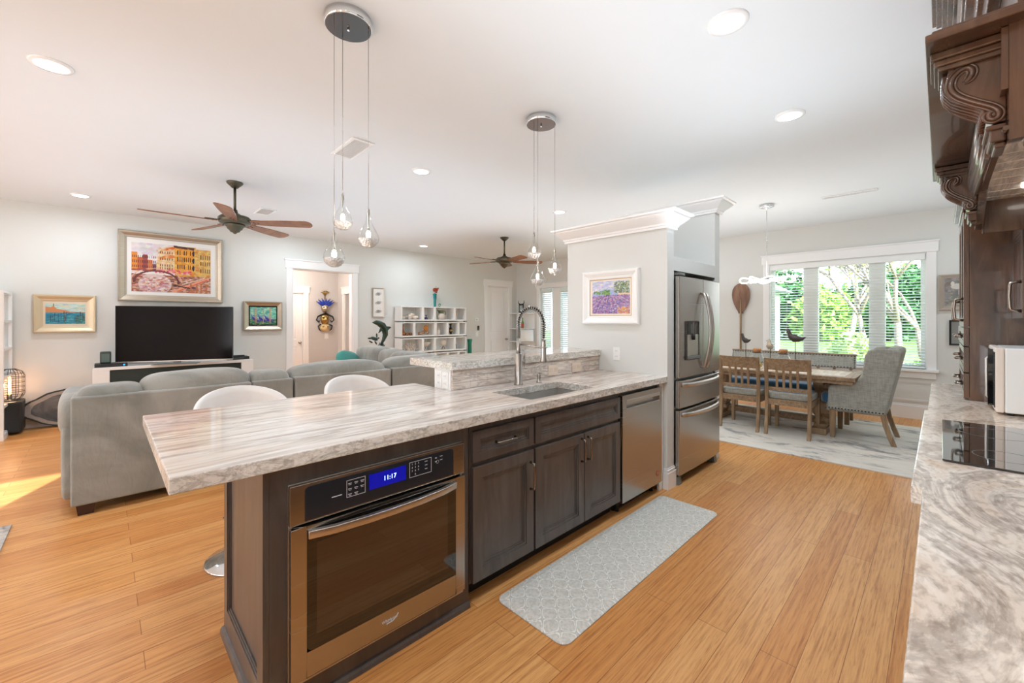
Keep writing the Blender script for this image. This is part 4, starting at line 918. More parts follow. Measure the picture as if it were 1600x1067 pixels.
# ================================================================ PAINTINGS
class Canvas:
    def __init__(s,w,h,bg): s.w,s.h=w,h; s.a=np.ones((h,w,3))*np.array(bg,float); s.yy,s.xx=np.mgrid[0:h,0:w]; s.xx=(s.xx+.5)/w; s.yy=1-(s.yy+.5)/h; s.r=np.random.RandomState(5)
    def put(s,mask,c,al=1.): s.a[mask]=s.a[mask]*(1-al)+np.array(c,float)*al
    def rect(s,x0,x1,y0,y1,c,al=1.): s.put((s.xx>=x0)&(s.xx<x1)&(s.yy>=y0)&(s.yy<y1),c,al)
    def poly(s,pts,c,al=1.):
        ins=np.zeros_like(s.xx,bool); n=len(pts)
        for i in range(n):
            (x0,y0),(x1,y1)=pts[i],pts[(i+1)%n]
            if y0==y1: continue
            cr=((y0>s.yy)!=(y1>s.yy))&(s.xx<(x1-x0)*(s.yy-y0)/(y1-y0)+x0); ins^=cr
        s.put(ins,c,al)
    def ell(s,cx,cy,rx,ry,c,al=1.): s.put(((s.xx-cx)/rx)**2+((s.yy-cy)/ry)**2<1,c,al)
    def line(s,x0,y0,x1,y1,w,c,al=1.):
        dx,dy=x1-x0,y1-y0; L=dx*dx+dy*dy+1e-12; t=np.clip(((s.xx-x0)*dx+(s.yy-y0)*dy)/L,0,1); s.put((s.xx-x0-t*dx)**2+(s.yy-y0-t*dy)**2<w*w,c,al)
    def dabs(s,n,x0,x1,y0,y1,cols,rx,ry,al=.8):
        for _ in range(n):
            c=np.array(cols[s.r.randint(len(cols))])+s.r.randint(-14,15,3)
            s.ell(s.r.uniform(x0,x1),s.r.uniform(y0,y1),rx*s.r.uniform(.5,1.4),ry*s.r.uniform(.5,1.4),np.clip(c,0,255),al)
    def obj(s,name,parent,origin,ux,uz,label=None):
        """mesh of small facets; origin = lower left corner, ux / uz = edge vectors"""
        w,h=s.w,s.h; o=Vector(origin)-worigin(parent); ux=Vector(ux); uz=Vector(uz)
        vs=[tuple(o+ux*(i/w)+uz*(j/h)) for j in range(h+1) for i in range(w+1)]
        fs=[(j*(w+1)+i,j*(w+1)+i+1,(j+1)*(w+1)+i+1,(j+1)*(w+1)+i) for j in range(h) for i in range(w)]
        me=bpy.data.meshes.new(name); me.from_pydata(vs,[],fs); ca=me.color_attributes.new('pigment','FLOAT_COLOR','CORNER')
        a=np.clip(s.a[::-1],0,255)/255; a=np.where(a<=.04045,a/12.92,((a+.055)/1.055)**2.4); a=a.reshape(-1,3)
        f=np.concatenate([np.repeat(a,4,axis=0),np.ones((w*h*4,1))],axis=1); ca.data.foreach_set('color',f.astype(np.float32).ravel())
        me.materials.append(M['paint']); o_=bpy.data.objects.new(name,me); COL.objects.link(o_); o_.parent=parent; return tag(o_,label)
def picture(name,label,facing,x0,x1,z0,z1,wall,fw,mat,canvas=None,img=None,depth=.035,cat='painting',group=None,prof=None,matcol=None,liner=None,crown_=1):
    """framed picture; facing 'y': hangs on plane y=wall facing -Y and spans X; facing 'x': on plane x=wall facing -X and spans Y (x0=larger Y edge)"""
    if facing=='y': P=lambda u,d,z:(u,wall-d,z); u0,u1=x0,x1
    else: P=lambda u,d,z:(wall-d,u,z); u0,u1=x0,x1
    c=P((u0+u1)/2,0,z0); t=T(name,label,cat,c,group)
    pf=prof or [(0,0),(0,depth*.75),(fw*.12,depth),(fw*.3,depth*.97),(fw*.72,depth*.62),(fw*.88,depth*.58),(fw,depth*.5),(fw,0)]
    mb=MB(); sg=1 if u1>u0 else -1
    cor=lambda i:[(u0+sg*i,z0+i),(u1-sg*i,z0+i),(u1-sg*i,z1-i),(u0+sg*i,z1-i)]
    vs=[P(u,d,z) for i,d in pf for u,z in cor(i)]; n=len(pf)
    fs=[(k*4+j,k*4+(j+1)%4,((k+1)%n)*4+(j+1)%4,((k+1)%n)*4+j) for k in range(n) for j in range(4)]
    mb.add(vs,fs,False); B('frame',mb,mat,t)
    i=fw-.002; a=cor(i); b=[P(u,.004,z) for u,z in a]+[P(u,depth*.42,z) for u,z in a]
    B('mat_board',MB().add(b,[(3,2,1,0),(4,5,6,7),(0,1,5,4),(1,2,6,5),(2,3,7,6),(3,0,4,7)],False),matcol or M['paper'],t)
    if liner:
        li=liner; pts=[P(u,depth*.44,z) for u,z in cor(fw)]+[P(u,depth*.44,z) for u,z in cor(fw+li)]+[P(u,depth*.42,z) for u,z in cor(fw)]+[P(u,depth*.42,z) for u,z in cor(fw+li)]
        B('liner',MB().add(pts,[(k,(k+1)%4,4+(k+1)%4,4+k) for k in range(4)],False),M['gold'],t)
    if canvas is not None:
        a0,a1,b0,b1=img; d=depth*.46
        canvas.obj('canvas',t,P(a0,d,b0),Vector(P(a1,d,b0))-Vector(P(a0,d,b0)),Vector(P(a0,d,b1))-Vector(P(a0,d,b0)))
    return t
# canal with ochre houses
c=Canvas(190,126,(232,226,222))
c.dabs(260,0,.5,.55,1,[(236,232,230),(220,214,216),(206,200,206)],.05,.03,.4)
for x0,x1,y1,col in ((0,.07,.80,(226,140,56)),(.07,.13,.70,(190,96,60)),(.13,.19,.76,(150,70,66)),(.19,.25,.66,(206,120,70)),(.25,.30,.58,(120,70,84))): c.rect(x0,x1,.42,y1,col)
c.poly([(.29,.42),(.30,.66),(.35,.90),(.42,.96),(.52,.98),(.52,.42)],(224,196,156)); c.poly([(.33,.84),(.42,.93),(.54,.99),(.54,.93),(.42,.88)],(214,104,40))
c.poly([(.31,.70),(.40,.78),(.52,.80),(.52,.74),(.32,.66)],(220,130,60))
c.rect(.52,.80,.36,.99,(228,156,52)); c.rect(.78,1.0,.34,.96,(216,180,104)); c.poly([(.5,1),(.78,.98),(.78,.93),(.52,.95)],(84,50,40))
c.dabs(260,.52,1,.35,.95,[(240,176,70),(208,124,44),(236,204,140),(196,140,70)],.02,.02,.45)
c.dabs(160,.3,.52,.42,.92,[(240,220,190),(230,180,120),(214,150,90)],.018,.018,.45)
for xi in list(np.arange(.555,.73,.028)):
    for yi in (.86,.72,.56): 
        if c.r.rand()<.85: c.rect(xi,xi+.011,yi-.05,yi+.045,(70,44,36))
for yi in (.86,.70,.54): c.ell(.765,yi,.016,.06,(44,30,44))
for xi in np.arange(.86,.99,.03):
    for yi in (.80,.66,.5): c.rect(xi,xi+.012,yi-.05,yi+.04,(92,60,44))
for xi in np.arange(.335,.5,.03):
    for yi in (.84,.70,.57,.50): c.rect(xi,xi+.010,yi-.028,yi+.02,(110,64,46))
for xi in np.arange(.01,.28,.022):
    for yi in (.72,.62,.52): c.rect(xi,xi+.009,yi-.03,yi+.02,(70,40,44),.8)
c.dabs(60,.28,.74,.40,.47,[(236,110,150),(240,190,200),(214,70,100)],.02,.012,.9)
c.rect(0,1,0,.36,(176,120,96)); c.dabs(500,0,1,0,.36,[(120,60,54),(210,150,120),(236,214,206),(90,50,70),(196,110,60),(220,180,160)],.025,.012,.7)
c.ell(.28,.16,.20,.22,(226,206,206),.8); c.dabs(200,.12,.44,.02,.3,[(240,230,228),(200,150,160),(180,96,96),(222,180,150)],.02,.014,.7)
for k in range(60): 
    a=PI*k/59; c.ell(.30-.27*math.cos(a),.20+.24*math.sin(a),.016,.016,(110,54,52)); c.ell(.30-.31*math.cos(a),.22+.27*math.sin(a),.010,.008,(220,170,150))
c.line(0,.44,.16,.46,.014,(150,80,76)); c.line(0,.40,.12,.42,.008,(226,196,190))
c.poly([(.54,.0),(.98,.30),(.98,.36),(.60,.12),(.46,.0)],(232,160,132)); c.line(.56,.03,.95,.30,.008,(214,84,50)); c.line(.62,.18,.92,.34,.006,(240,220,200))
c.line(.50,.16,.72,.10,.012,(44,28,30)); 
for xi in (.72,.80,.86,.93): c.rect(xi,xi+.02,.0,.20,(190,110,70))
picture('large_painting','large gold-framed canal painting of orange houses and a bridge above the television','y',.144,1.379,1.655,2.665,YW,.092,M['silverleaf'],c,(.287,1.220,1.795,2.508),.06)
# blue harbour
c=Canvas(96,70,(150,200,206)); c.rect(0,1,.62,1,(186,214,208)); c.dabs(120,0,1,.62,1,[(214,226,210),(130,190,196),(226,208,170)],.08,.02,.5)
c.poly([(0,.55),(0,.84),(.12,.82),(.2,.88),(.28,.74),(.5,.68),(.62,.6),(1,.58),(1,.52)],(206,136,88)); c.rect(0,1,0,.56,(34,130,156)); c.dabs(260,0,1,0,.56,[(20,110,150),(60,160,170),(120,200,200),(16,84,120)],.07,.012,.6)
c.line(.2,.86,.2,1,.008,(120,80,60))
for x in (.13,.17,.22,.32,.38,.46,.5,.78,.82,.87,.93,.97): c.line(x,.12+.05*math.sin(x*40),x+.01*math.sin(x*90),.5+.12*math.sin(x*30),.009,(70,60,50))
c.dabs(60,.75,1,.0,.4,[(40,90,80),(90,130,110)],.03,.02,.6)
picture('small_painting','small cream-framed harbour painting in blue and orange left of the television','y',-.646,-.074,1.214,1.714,YW,.085,plain('champagne_frame',(214,196,164),.35,.06,metal=.5),c,(-.54,-.178,1.33,1.597),.05,matcol=plain('linen_liner',(226,212,190),.8,.04))
# violet boats
c=Canvas(86,62,(120,196,170)); c.dabs(260,0,1,.3,1,[(150,214,186),(90,176,160),(200,226,190),(60,150,150)],.05,.03,.6); c.rect(0,1,0,.3,(40,110,84)); c.dabs(200,0,1,0,.32,[(30,96,90),(90,170,110),(190,190,120),(20,50,60)],.05,.015,.7)
for x,s_ in ((.12,1),(.38,1),(.62,.9)): c.poly([(x-.1,.62*s_),(x-.04,.46),(x+.22,.22),(x+.34,.30),(x+.28,.18),(x+.1,.16),(x-.04,.34)],(70,40,150)); c.line(x-.08,.58*s_,x+.24,.26,.012,(150,110,210))
for x in (.2,.24,.5,.74,.78): c.line(x,.1,x,.95,.012,(200,150,110))
picture('small_painting','small silver-framed painting of violet boats right of the television','y',1.670,2.258,1.205,1.698,YW,.075,M['silverleaf'],c,(1.765,2.163,1.305,1.600),.05,matcol=M['black'])
# triple ammonite print
t=picture('framed_print','tall narrow framed print of three grey shells left of the cube shelves','y',3.944,4.200,1.436,2.043,YW,.022,M['silverleaf'],None,None,.03)
for z in (1.56,1.74,1.92):
    mb=MB()
    for k in range(9): a=k*.7; mb.tube([(4.072+.01*k*.6*math.cos(a+b)-.0+(.058-.004*k)*math.cos(b)*(.5+.5*k/9),YW-.0165,z+(.052-.003*k)*math.sin(b)*(.5+.5*k/9)) for b in np.linspace(0,2*PI,16)[:-1]],.0022,4,closed=True)
    B('printed_shell',mb,plain('print_grey',(168,164,158),.8),t)
# lavender field
c=Canvas(150,112,(200,206,226)); c.dabs(420,0,1,.56,1,[(206,210,232),(226,216,228),(170,184,220),(232,226,216),(186,176,212)],.05,.02,.6)
c.poly([(0,.56),(0,.62),(.2,.70),(.4,.76),(.6,.70),(1,.74),(1,.52),(0,.52)],(150,170,214),.8); c.dabs(60,.05,.45,.60,.70,[(96,140,70),(130,160,90)],.02,.02,.8); c.dabs(60,.32,.48,.58,.72,[(80,130,60),(130,170,90)],.02,.02,.8)
c.dabs(260,.60,.98,.62,.96,[(110,130,90),(140,156,110),(84,104,76),(190,190,170)],.022,.02,.75); c.line(.8,.56,.78,.75,.010,(120,96,84)); c.rect(.7,1,.56,.62,(226,196,160))
c.rect(0,1,0,.56,(150,124,170)); c.dabs(900,0,1,0,.56,[(140,110,176),(186,160,204),(112,84,150),(210,190,216),(196,120,150),(120,130,190),(90,66,130)],.02,.014,.75)
for k,x in enumerate(np.linspace(-.6,1.5,10)): c.line(x,0,.45+(x-.45)*.25,.54,.006,(236,200,150),.55)
c.dabs(90,.7,1,0,.2,[(236,170,90),(240,200,140),(214,130,80)],.03,.012,.7)
picture('lavender_painting','white-framed painting of a lavender field with trees on the pier','x',2.37,1.786,1.343,1.826,PX,.075,M['white'],c,(2.266,1.878,1.438,1.733),.045,liner=.006,matcol=plain('cream_liner',(238,228,214),.8,.02))
# grey pictures in the dining corner
c=Canvas(60,60,(150,146,140)); c.dabs(300,0,1,0,1,[(120,116,112),(176,172,166),(140,136,130)],.08,.06,.5); c.ell(.35,.7,.18,.10,(222,218,210),.9); c.ell(.22,.8,.05,.08,(230,226,218),.9); c.ell(.5,.5,.14,.2,(206,202,196),.8)
picture('framed_photograph','pale-framed grey animal photograph on the dining wall right of the window, the upper of two','x',.016,-.44,1.508,1.990,XW,.05,plain('greige_frame',(176,164,150),.5,.06),c,(-.035,-.39,1.56,1.94),.035,cat='photograph')
c=Canvas(40,40,(214,212,206)); c.dabs(80,.1,.9,.1,.9,[(190,186,180),(230,228,224)],.08,.06,.6)
picture('framed_photograph','small black-framed picture with a grey mat on the dining wall, the lower of two','x',-.08,-.44,1.045,1.38,XW,.02,M['blackp'],c,(-.165,-.355,1.12,1.305),.03,matcol=plain('grey_mat_board',(140,142,138),.8),cat='photograph')
# ================================================================ TELEVISION AND CONSOLE
t=T('media_console','long white media console with a dark open slot under the television','media console',(.81,7.88,0))
mx0,mx1,my0,my1=-.10,1.715,7.68,8.09
B('body',MB().box(mx0,mx1,my0,my1,.715,.755).box(mx0,mx1,my0,my1,.0,.05).box(mx0,mx0+.16,my0,my1,.05,.715).box(mx1-.16,mx1,my0,my1,.05,.715).box(mx0+.16,mx1-.16,my1-.02,my1,.05,.715).box(mx0+.16,mx1-.16,my0,my1-.02,.46,.49).box(mx0+.16,mx1-.16,my0+.006,my1-.02,.05,.46),M['white'],t,bevel=.004)
B('slot_lining',MB().box(mx0+.16,mx1-.16,my1-.05,my1-.021,.49,.715),plain('dark_green_lining',(52,60,56),.6,.05),t)
B('slot_shade',MB().box(mx0+.165,mx1-.165,my0+.012,my0+.02,.495,.71),plain('slot_shade_green',(50,58,54),.9,.05),t)  # dark sheet stands in for the shade inside the open slot
# television, swivelled
tv=T('television','large flat black television turned slightly on the white console','television',(0,0,0)); Wt,Ht=1.36,.776
B('bezel',MB().frame(-Wt/2,Wt/2,0,Ht,.008,-.012,.02).box(-Wt/2,Wt/2,.0,.035,.0,Ht),M['blackp'],tv,bevel=.002)
B('screen',MB().box(-Wt/2+.008,Wt/2-.008,-.009,.0,.012,Ht-.008),M['screen'],tv)
B('bottom_edge',MB().box(-Wt/2,Wt/2,-.014,.012,-.006,.006),M['steelh'],tv,bevel=.001)
B('stand_foot',MB().box(-.26,.26,-.10,.10,-.045,-.036).box(-.04,.04,.0,.04,-.04,.1),M['greyp'],tv,bevel=.003)
tv.location=(.7505,7.66,.800); tv.rotation_euler=(0,0,math.atan2(7.35-7.85,1.383-.118)); tv.location=(.7505,7.60,.80)
tv.location.y=7.62
t=T('small_speaker','small dark green box speaker standing on the media player','speaker',(.02,7.86,.80)); 
B('cabinet',MB().box(-.035,.075,7.80,7.93,.801,.955),plain('dark_green_case',(54,66,62),.4,.05),t,bevel=.012); B('grille',MB().box(-.02,.06,7.795,7.80,.815,.93),plain('grey_green_grille',(98,116,110),.6,.05),t)
t=T('media_player','flat black media player with a blue light at the left end of the console','media player',(.05,7.80,.755)); B('case',MB().box(-.085,.235,7.70,7.93,.756,.80),M['blackp'],t,bevel=.004); B('indicator',MB().cyl((.20,7.698,.778),.009,.003,'y',12),M['ledblue'],t)
t=T('media_player','flat black disc player at the right end of the console','media player',(1.52,7.85,.755)); B('case',MB().box(1.38,1.68,7.75,7.95,.756,.80),M['blackp'],t,bevel=.004); B('slot',MB().box(1.42,1.60,7.747,7.75,.775,.780),M['greyp'],t)
t=T('remote_control','black remote control lying on the right-hand player','remote control',(1.53,7.85,.80)); B('case',MB().box(1.43,1.63,7.82,7.87,.801,.818),M['blackp'],t,bevel=.005); B('buttons',MB().box(1.46,1.60,7.83,7.86,.818,.820),M['greyp'],t)
# ================================================================ LEFT CORNER
t=T('bookcase','white open bookcase cut off by the left edge of the view','bookcase',(-1.25,7.78,0))
bx0,bx1,by0,by1=-1.70,-.815,7.44,8.10
mb=MB().box(bx0,bx0+.03,by0,by1,0,1.72).box(bx1-.03,bx1,by0,by1,0,.03).box(bx0,bx1,by1-.01,by1,0,1.72)
for z in (0.03,.36,.69,1.02,1.35,1.69): mb.box(bx0,bx1,by0,by1,z-.0,z+.03)
mb.box(bx1-.03,bx1,by0,by0+.05,0,1.72).box(bx1-.03,bx1,by1-.05,by1,0,1.72)
B('shelving',mb,M['white'],t,bevel=.003)
t=T('subwoofer','black box subwoofer on the floor under the caged lamp','speaker',(-.78,7.86,0))
B('cabinet',MB().box(-.97,-.705,7.75,8.08,.02,.40),M['blackp'],t,bevel=.02); B('grille',MB().box(-.95,-.725,7.74,7.75,.04,.38),plain('black_grille_cloth',(44,45,45),.95,.03),t); B('maker_mark',MB().box(-.85,-.82,7.738,7.741,.065,.072),M['print'],t)
t=T('cage_lamp','black wire cage lamp with a glowing tube bulb standing on the subwoofer','lamp',(-.82,7.86,.40)); lx,ly,lz=-.82,7.90,.402
B('base',MB().lathe([(0,0),(.10,0),(.10,.008),(.03,.012),(.022,.02),(.022,.075),(0,.075)],(lx,ly,lz)),M['blackp'],t)
cg=MB(); prof=[(.05,.0),(.105,.03),(.125,.08),(.125,.30),(.105,.35),(.055,.38)]
for k in range(12):
    a=2*PI*k/12; cg.tube([(lx+r_*math.cos(a),ly+r_*math.sin(a),lz+z) for r_,z in prof],.003,5)
for z,r_ in ((.0,.05),(.055,.118),(.11,.125),(.165,.125),(.22,.125),(.275,.125),(.325,.118),(.38,.055)): cg.tube([(lx+r_*math.cos(a),ly+r_*math.sin(a),lz+z) for a in np.linspace(0,2*PI,25)[:-1]],.003,5,closed=True)
B('wire_cage',cg,M['blackp'],t); B('bulb',MB().lathe([(0,.075),(.014,.075),(.016,.10),(.016,.27),(.010,.29),(0,.295)],(lx,ly,lz),14),M['bulbw'],t)
lamp('cage_bulb','POINT',(lx,ly-.02,lz+.18),(0,0,0),3.5,(1,.6,.35),shadow_soft_size=.03)
# agate slice leaning on the wall
t=T('agate_slab','large dark polished agate slice leaning on the wall behind the sofa arm','mineral slab',(-.28,7.98,0))
def blob(n=40,sx=.45,sz=.25,s=0,k=1.):
    r_=random.Random(s); ph=[r_.uniform(0,6) for _ in range(4)]; out=[]
    for i in range(n):
        a=2*PI*i/n; rr_=k*(1+.05*math.sin(3*a+ph[0])+.03*math.sin(5*a+ph[1])+.015*math.sin(11*a+ph[2])); x=sx*math.cos(a)*rr_; z=sz*max(math.sin(a),-.86)*rr_
        out.append((x,z))
    return out
def slabl(k,y0,y1,mat,name,dz=0):
    mb=MB().prism([(x,z) for x,z in blob(k=k)],'y',y0,y1); mb.v=[(-.27+x,7.98+y+(z+.2)*.18,z+.232+dz) for x,y,z in mb.v]; B(name,mb,mat,t)
slabl(1.0,-.02,.03,M['agcrust'],'crust'); slabl(.94,-.024,.0,M['agrim'],'pale_band'); slabl(.80,-.028,.0,M['agate'],'dark_centre')
# ================================================================ SECTIONAL SOFA
SO=M['sofa']
t=T('sectional_sofa','long grey velvet sectional sofa seen from behind','sofa',(1.4,4.8,0))
def backsec(x0,x1,zt=.855,y=4.21):
    mb=MB(); mb.box(x0,x1,y,y+.16,.075,zt); B('back_panel',mb,SO,t,bevel=.014,bseg=3)
backsec(-.165,.930,.838); backsec(.944,1.268,.84); backsec(1.286,2.262,.845); backsec(2.282,3.25,.85)
B('base_rail',MB().box(-.10,3.20,4.30,5.15,.05,.20),M['dark'],t); 
for x,y in ((-.10,4.24),(.9,4.24),(1.35,4.24),(2.2,4.24),(-.10,5.0),(3.1,4.24)): B('foot',MB().taper(x-.03,x+.05,y,y+.08,0,.08,x-.04,x+.06,y-.01,y+.09),plain('dark_wood_foot',(58,36,30),.4),t)
def cush(name,c,h,e=.42,seed=0,bulge=0,rot=None): mb=MB(); sbox(mb,c,h,e,12,bulge,.018,seed,rot); return B(name,mb,SO,t)
# back cushions rising over the panels
cush('back_cushion',(.045,4.38,.74),(.19,.15,.165),.5,1); cush('back_cushion',(.575,4.40,.76),(.38,.17,.205),.5,2); cush('back_cushion',(1.10,4.38,.76),(.165,.15,.165),.5,3)
cush('back_cushion',(1.76,4.40,.76),(.50,.17,.195),.5,4); cush('back_cushion',(2.66,4.40,.77),(.40,.17,.19),.5,5)
cush('back_cushion',(-.115,4.46,.70),(.07,.14,.14),.6,6)
for x0,x1,s_ in ((-.02,.93,1),(.95,1.27,2),(1.29,2.26,3),(2.28,2.95,4)): cush('seat_cushion',((x0+x1)/2,4.82,.42),((x1-x0)/2,.34,.12),.35,s_+10)
# left arm: padded slab
mb=MB(); sbox(mb,(-.155,4.72,.70),(.085,.46,.14),.5,12,0,.02,3); sbox(mb,(-.150,4.74,.42),(.07,.47,.34),.28,12,0,.01,4); B('arm',mb,SO,t)
# return section running to the television wall
B('back_panel',MB().box(3.12,3.28,4.35,6.75,.075,.86),SO,t,bevel=.03)
cush('seat_cushion',(2.70,5.05,.42),(.42,.42,.12),.35,31); cush('seat_cushion',(2.70,5.95,.42),(.42,.46,.12),.35,32); cush('arm_pad',(2.75,6.58,.50),(.48,.13,.20),.4,33)
cush('back_cushion',(3.02,6.16,.73),(.17,.42,.25),.5,34); cush('back_cushion',(3.02,5.58,.73),(.17,.20,.23),.5,35); cush('back_cushion',(3.02,5.0,.73),(.17,.46,.22),.5,36)
mb=MB(); sbox(mb,(0,0,0),(.22,.075,.22),.55,10,.15,.01,9,Matrix.Rotation(R(32),3,'Z')@Matrix.Rotation(R(-22),3,'X')@Matrix.Rotation(R(14),3,'Y')); mb.v=[(x+2.66,y+6.25,z+.70) for x,y,z in mb.v]
B('scatter_cushion',mb,M['teal'],None,label='teal scatter cushion at the far end of the sofa',cat='cushion')
# living room rug corner
B('living_rug',MB().box(-3.0,-.44,2.2,4.345,.001,.012),M['rug2'],None,label='grey patterned rug whose corner shows at the left edge of the floor',cat='rug')
# ================================================================ CUBE SHELVES
t=T('cube_shelf','white stack of offset cube shelves full of shells and vases','shelving unit',(5.29,7.97,0))
qx0,qx1,qy0,qy1=4.437,6.146,7.83,8.115
rows=[(1.36,1.673,[4.965,5.27,5.815]),(1.02,1.335,[4.745,5.29,5.615,5.92]),(.68,.995,[4.965,5.27,5.815]),(.34,.655,[4.745,5.29,5.615,5.92]),(.0,.315,[4.965,5.27,5.815])]
for z0,z1,dv in rows:
    mb=MB().box(qx0,qx1,qy0,qy1,z1-.022,z1).box(qx0,qx1,qy0,qy1,z0,z0+.030).box(qx0,qx0+.025,qy0,qy1,z0+.03,z1-.022).box(qx1-.022,qx1,qy0,qy1,z0+.03,z1-.022).box(qx0,qx1,qy1-.008,qy1,z0+.03,z1-.022)
    for d_ in dv: mb.box(d_-.028,d_+.028,qy0,qy1-.008,z0+.03,z1-.022)
    B('shelf_box',mb,M['white'],t,bevel=.002)
mb=MB()
for z in (1.335,.995,.655,.315):
    for x in (qx0+.01,5.25,qx1-.03): mb.box(x,x+.05,qy0-.001,qy0+.08,z,z+.025)
B('spacer_block',mb,M['greyp'],t)
G='ornaments on the cube shelves'
def orn(name,label,cat,x,y,z,parts,group=None):
    t=T(name,label,cat,(x,y,z),group)
    for nm,mb,mt in parts:
        mb.v=[(a+x,b+y,c_+z) for a,b,c_ in mb.v]; B(nm,mb,mt,t)
    return t
def lumps(n,rx,rz,r,seed,ry=None):
    rd=random.Random(seed); mb=MB()
    for _ in range(n):
        q=r*rd.uniform(.6,1.2); x=rd.uniform(-rx,rx); z=q*.8+rd.uniform(0,rz)*(1-abs(x)/rx*.8); mb.ell((x,rd.uniform(-.05,.05),z),(q,q*.8,q*.8),8,6)
    return mb
def spikes(n,rx,rz,seed):
    rd=random.Random(seed); mb=MB()
    for _ in range(n):
        x=rd.uniform(-rx,rx)*.5; a=rd.uniform(-1.2,1.2); L=rz*rd.uniform(.5,1.1); mb.tube([(x,rd.uniform(-.04,.04),.0),(x+L*.5*math.sin(a),rd.uniform(-.05,.05),L*.5*math.cos(a)+.02),(x+L*math.sin(a)*1.1,rd.uniform(-.07,.07),L*math.cos(a)+.015)],[.014,.010,.004],6)
    return mb
yc=7.93
orn('coral_cluster','white coral cluster in the top left cube','coral',4.70,yc,1.39,[('coral',lumps(18,.16,.10,.045,1),M['coral'])])
orn('perfume_bottle','tiny purple bottle in the top row of cubes','bottle',5.10,yc,1.39,[('body',MB().lathe([(0,0),(.03,0),(.036,.02),(.03,.045),(.01,.055),(.01,.075),(0,.075)],seg=14),M['purple']),('stopper',MB().ell((0,0,.09),.017,10,8),M['purple'])])
orn('pitcher','round olive and white pitcher in the top row of cubes','pitcher',5.50,yc,1.39,[('body',MB().lathe([(0,0),(.06,0),(.095,.05),(.09,.10),(.06,.14),(0,.14)],seg=18),M['ceram']),('collar',MB().lathe([(.06,.13),(.062,.16),(.08,.21),(.072,.21),(.05,.16)],seg=18),M['olive']),('handle',MB().tube([(.07,0,.19),(.12,0,.18),(.125,0,.13),(.088,0,.10)],.009,6).tube([(-.07,0,.20),(-.11,0,.215)],[.014,.006],6),M['olive'])])
orn('cone_shell','slender brown cone shell on end in the top right cube','shell',5.90,yc,1.39,[('shell',MB().lathe([(.001,.0),(.012,.04),(.026,.12),(.034,.18),(.030,.20),(.018,.215),(.0,.225)],seg=14),M['amber']),('stand',MB().lathe([(0,0),(.03,0),(.03,.006),(0,.008)],seg=14),M['dark'])])
orn('long_neck_bottle','copper long-necked bottle in the second row at the left','bottle',4.54,yc,1.05,[('body',MB().lathe([(0,0),(.045,0),(.055,.03),(.045,.07),(.015,.11),(.010,.17),(.013,.21),(.010,.24),(0,.24)],seg=16),M['copper'])])
for i,(x,lab) in enumerate(((4.59,'small copper bowl beside the copper bottle, the nearer to it'),(4.665,'small copper bowl nearer the divider'))): orn('copper_bowl',lab,'bowl',x+.015,yc-.05,1.05,[('bowl',MB().lathe([(0,0),(.02,0),(.036,.025),(.036,.045),(.026,.060),(.022,.056),(.031,.04),(.03,.026),(0,.01)],seg=16),M['copper'])],'small copper bowls')
orn('fan_shell','tilted amber and brown shell in the second row of cubes','shell',5.04,yc,1.05,[('shell',MB().ell((.06,0,.15),(.07,.03,.07),14,8,Matrix.Rotation(R(35),3,'Y')),M['amber']),('base',lumps(12,.12,.05,.035,4),plain('barnacle',(176,140,112),.7,.2,(30,30,30)))])
orn('ginger_jar','small pale ceramic jar in the second row of cubes','jar',5.40,yc,1.05,[('body',MB().lathe([(0,0),(.055,0),(.068,.04),(.060,.10),(.035,.125),(0,.125)],seg=18),M['ceram']),('lid',MB().lathe([(.0,.125),(.04,.125),(.035,.145),(.01,.155),(.01,.17),(0,.17)],seg=16),M['ceram'])])
orn('ewer','black and gold ewer with a loop handle in the second row of cubes','ewer',5.77,yc,1.05,[('body',MB().lathe([(0,0),(.035,0),(.03,.01),(.022,.025),(.045,.06),(.052,.095),(.03,.14),(.015,.17),(.016,.21),(.026,.24),(.02,.24),(.0,.2)],seg=16),M['black']),('handle',MB().tube([(-.02,0,.225),(-.055,0,.23),(-.065,0,.19),(-.05,0,.15),(-.035,0,.13)],.006,6),M['black']),('gold_band',MB().lathe([(.0465,.065),(.0535,.09),(.0535,.098),(.049,.11)],seg=16),M['gold'])])
orn('branch_coral','spiky beige coral in the lower left cube','coral',4.72,yc,.71,[('coral',spikes(30,.2,.19,3),M['coral'])])
orn('footed_bowl','pale shell bowl on a small foot in the lower row of cubes','bowl',5.11,yc,.71,[('bowl',MB().lathe([(0,0),(.03,0),(.028,.008),(.010,.015),(.010,.09),(.04,.105),(.085,.15),(.095,.18),(.088,.18),(.06,.14),(0,.12)],seg=18),M['ceram']),('shells',lumps(8,.05,.01,.02,5),M['coral'])])
COL.objects['shells'].location.z+=.15
orn('round_shell','round pale shell on a dark tripod in the lower row of cubes','shell',5.56,yc,.71,[('shell',MB().ell((0,0,.15),(.075,.05,.07),16,10),M['ceram']),('tripod',MB().tube([(-.05,0,0),(0,0,.09),(.04,0,.10)],.006,6).tube([(.05,0,0),(0,0,.09),(-.04,0,.10)],.006,6).tube([(0,.05,0),(0,0,.09)],.006,6),M['paddlew'])])
orn('small_jar','small grey jar in the lower right cube','jar',5.90,yc,.71,[('body',MB().lathe([(0,0),(.032,0),(.036,.02),(.034,.08),(.026,.09),(0,.09)],seg=14),M['greyp']),('lid',MB().lathe([(0,.09),(.03,.09),(.03,.105),(0,.11)],seg=14),M['cobalt'])])
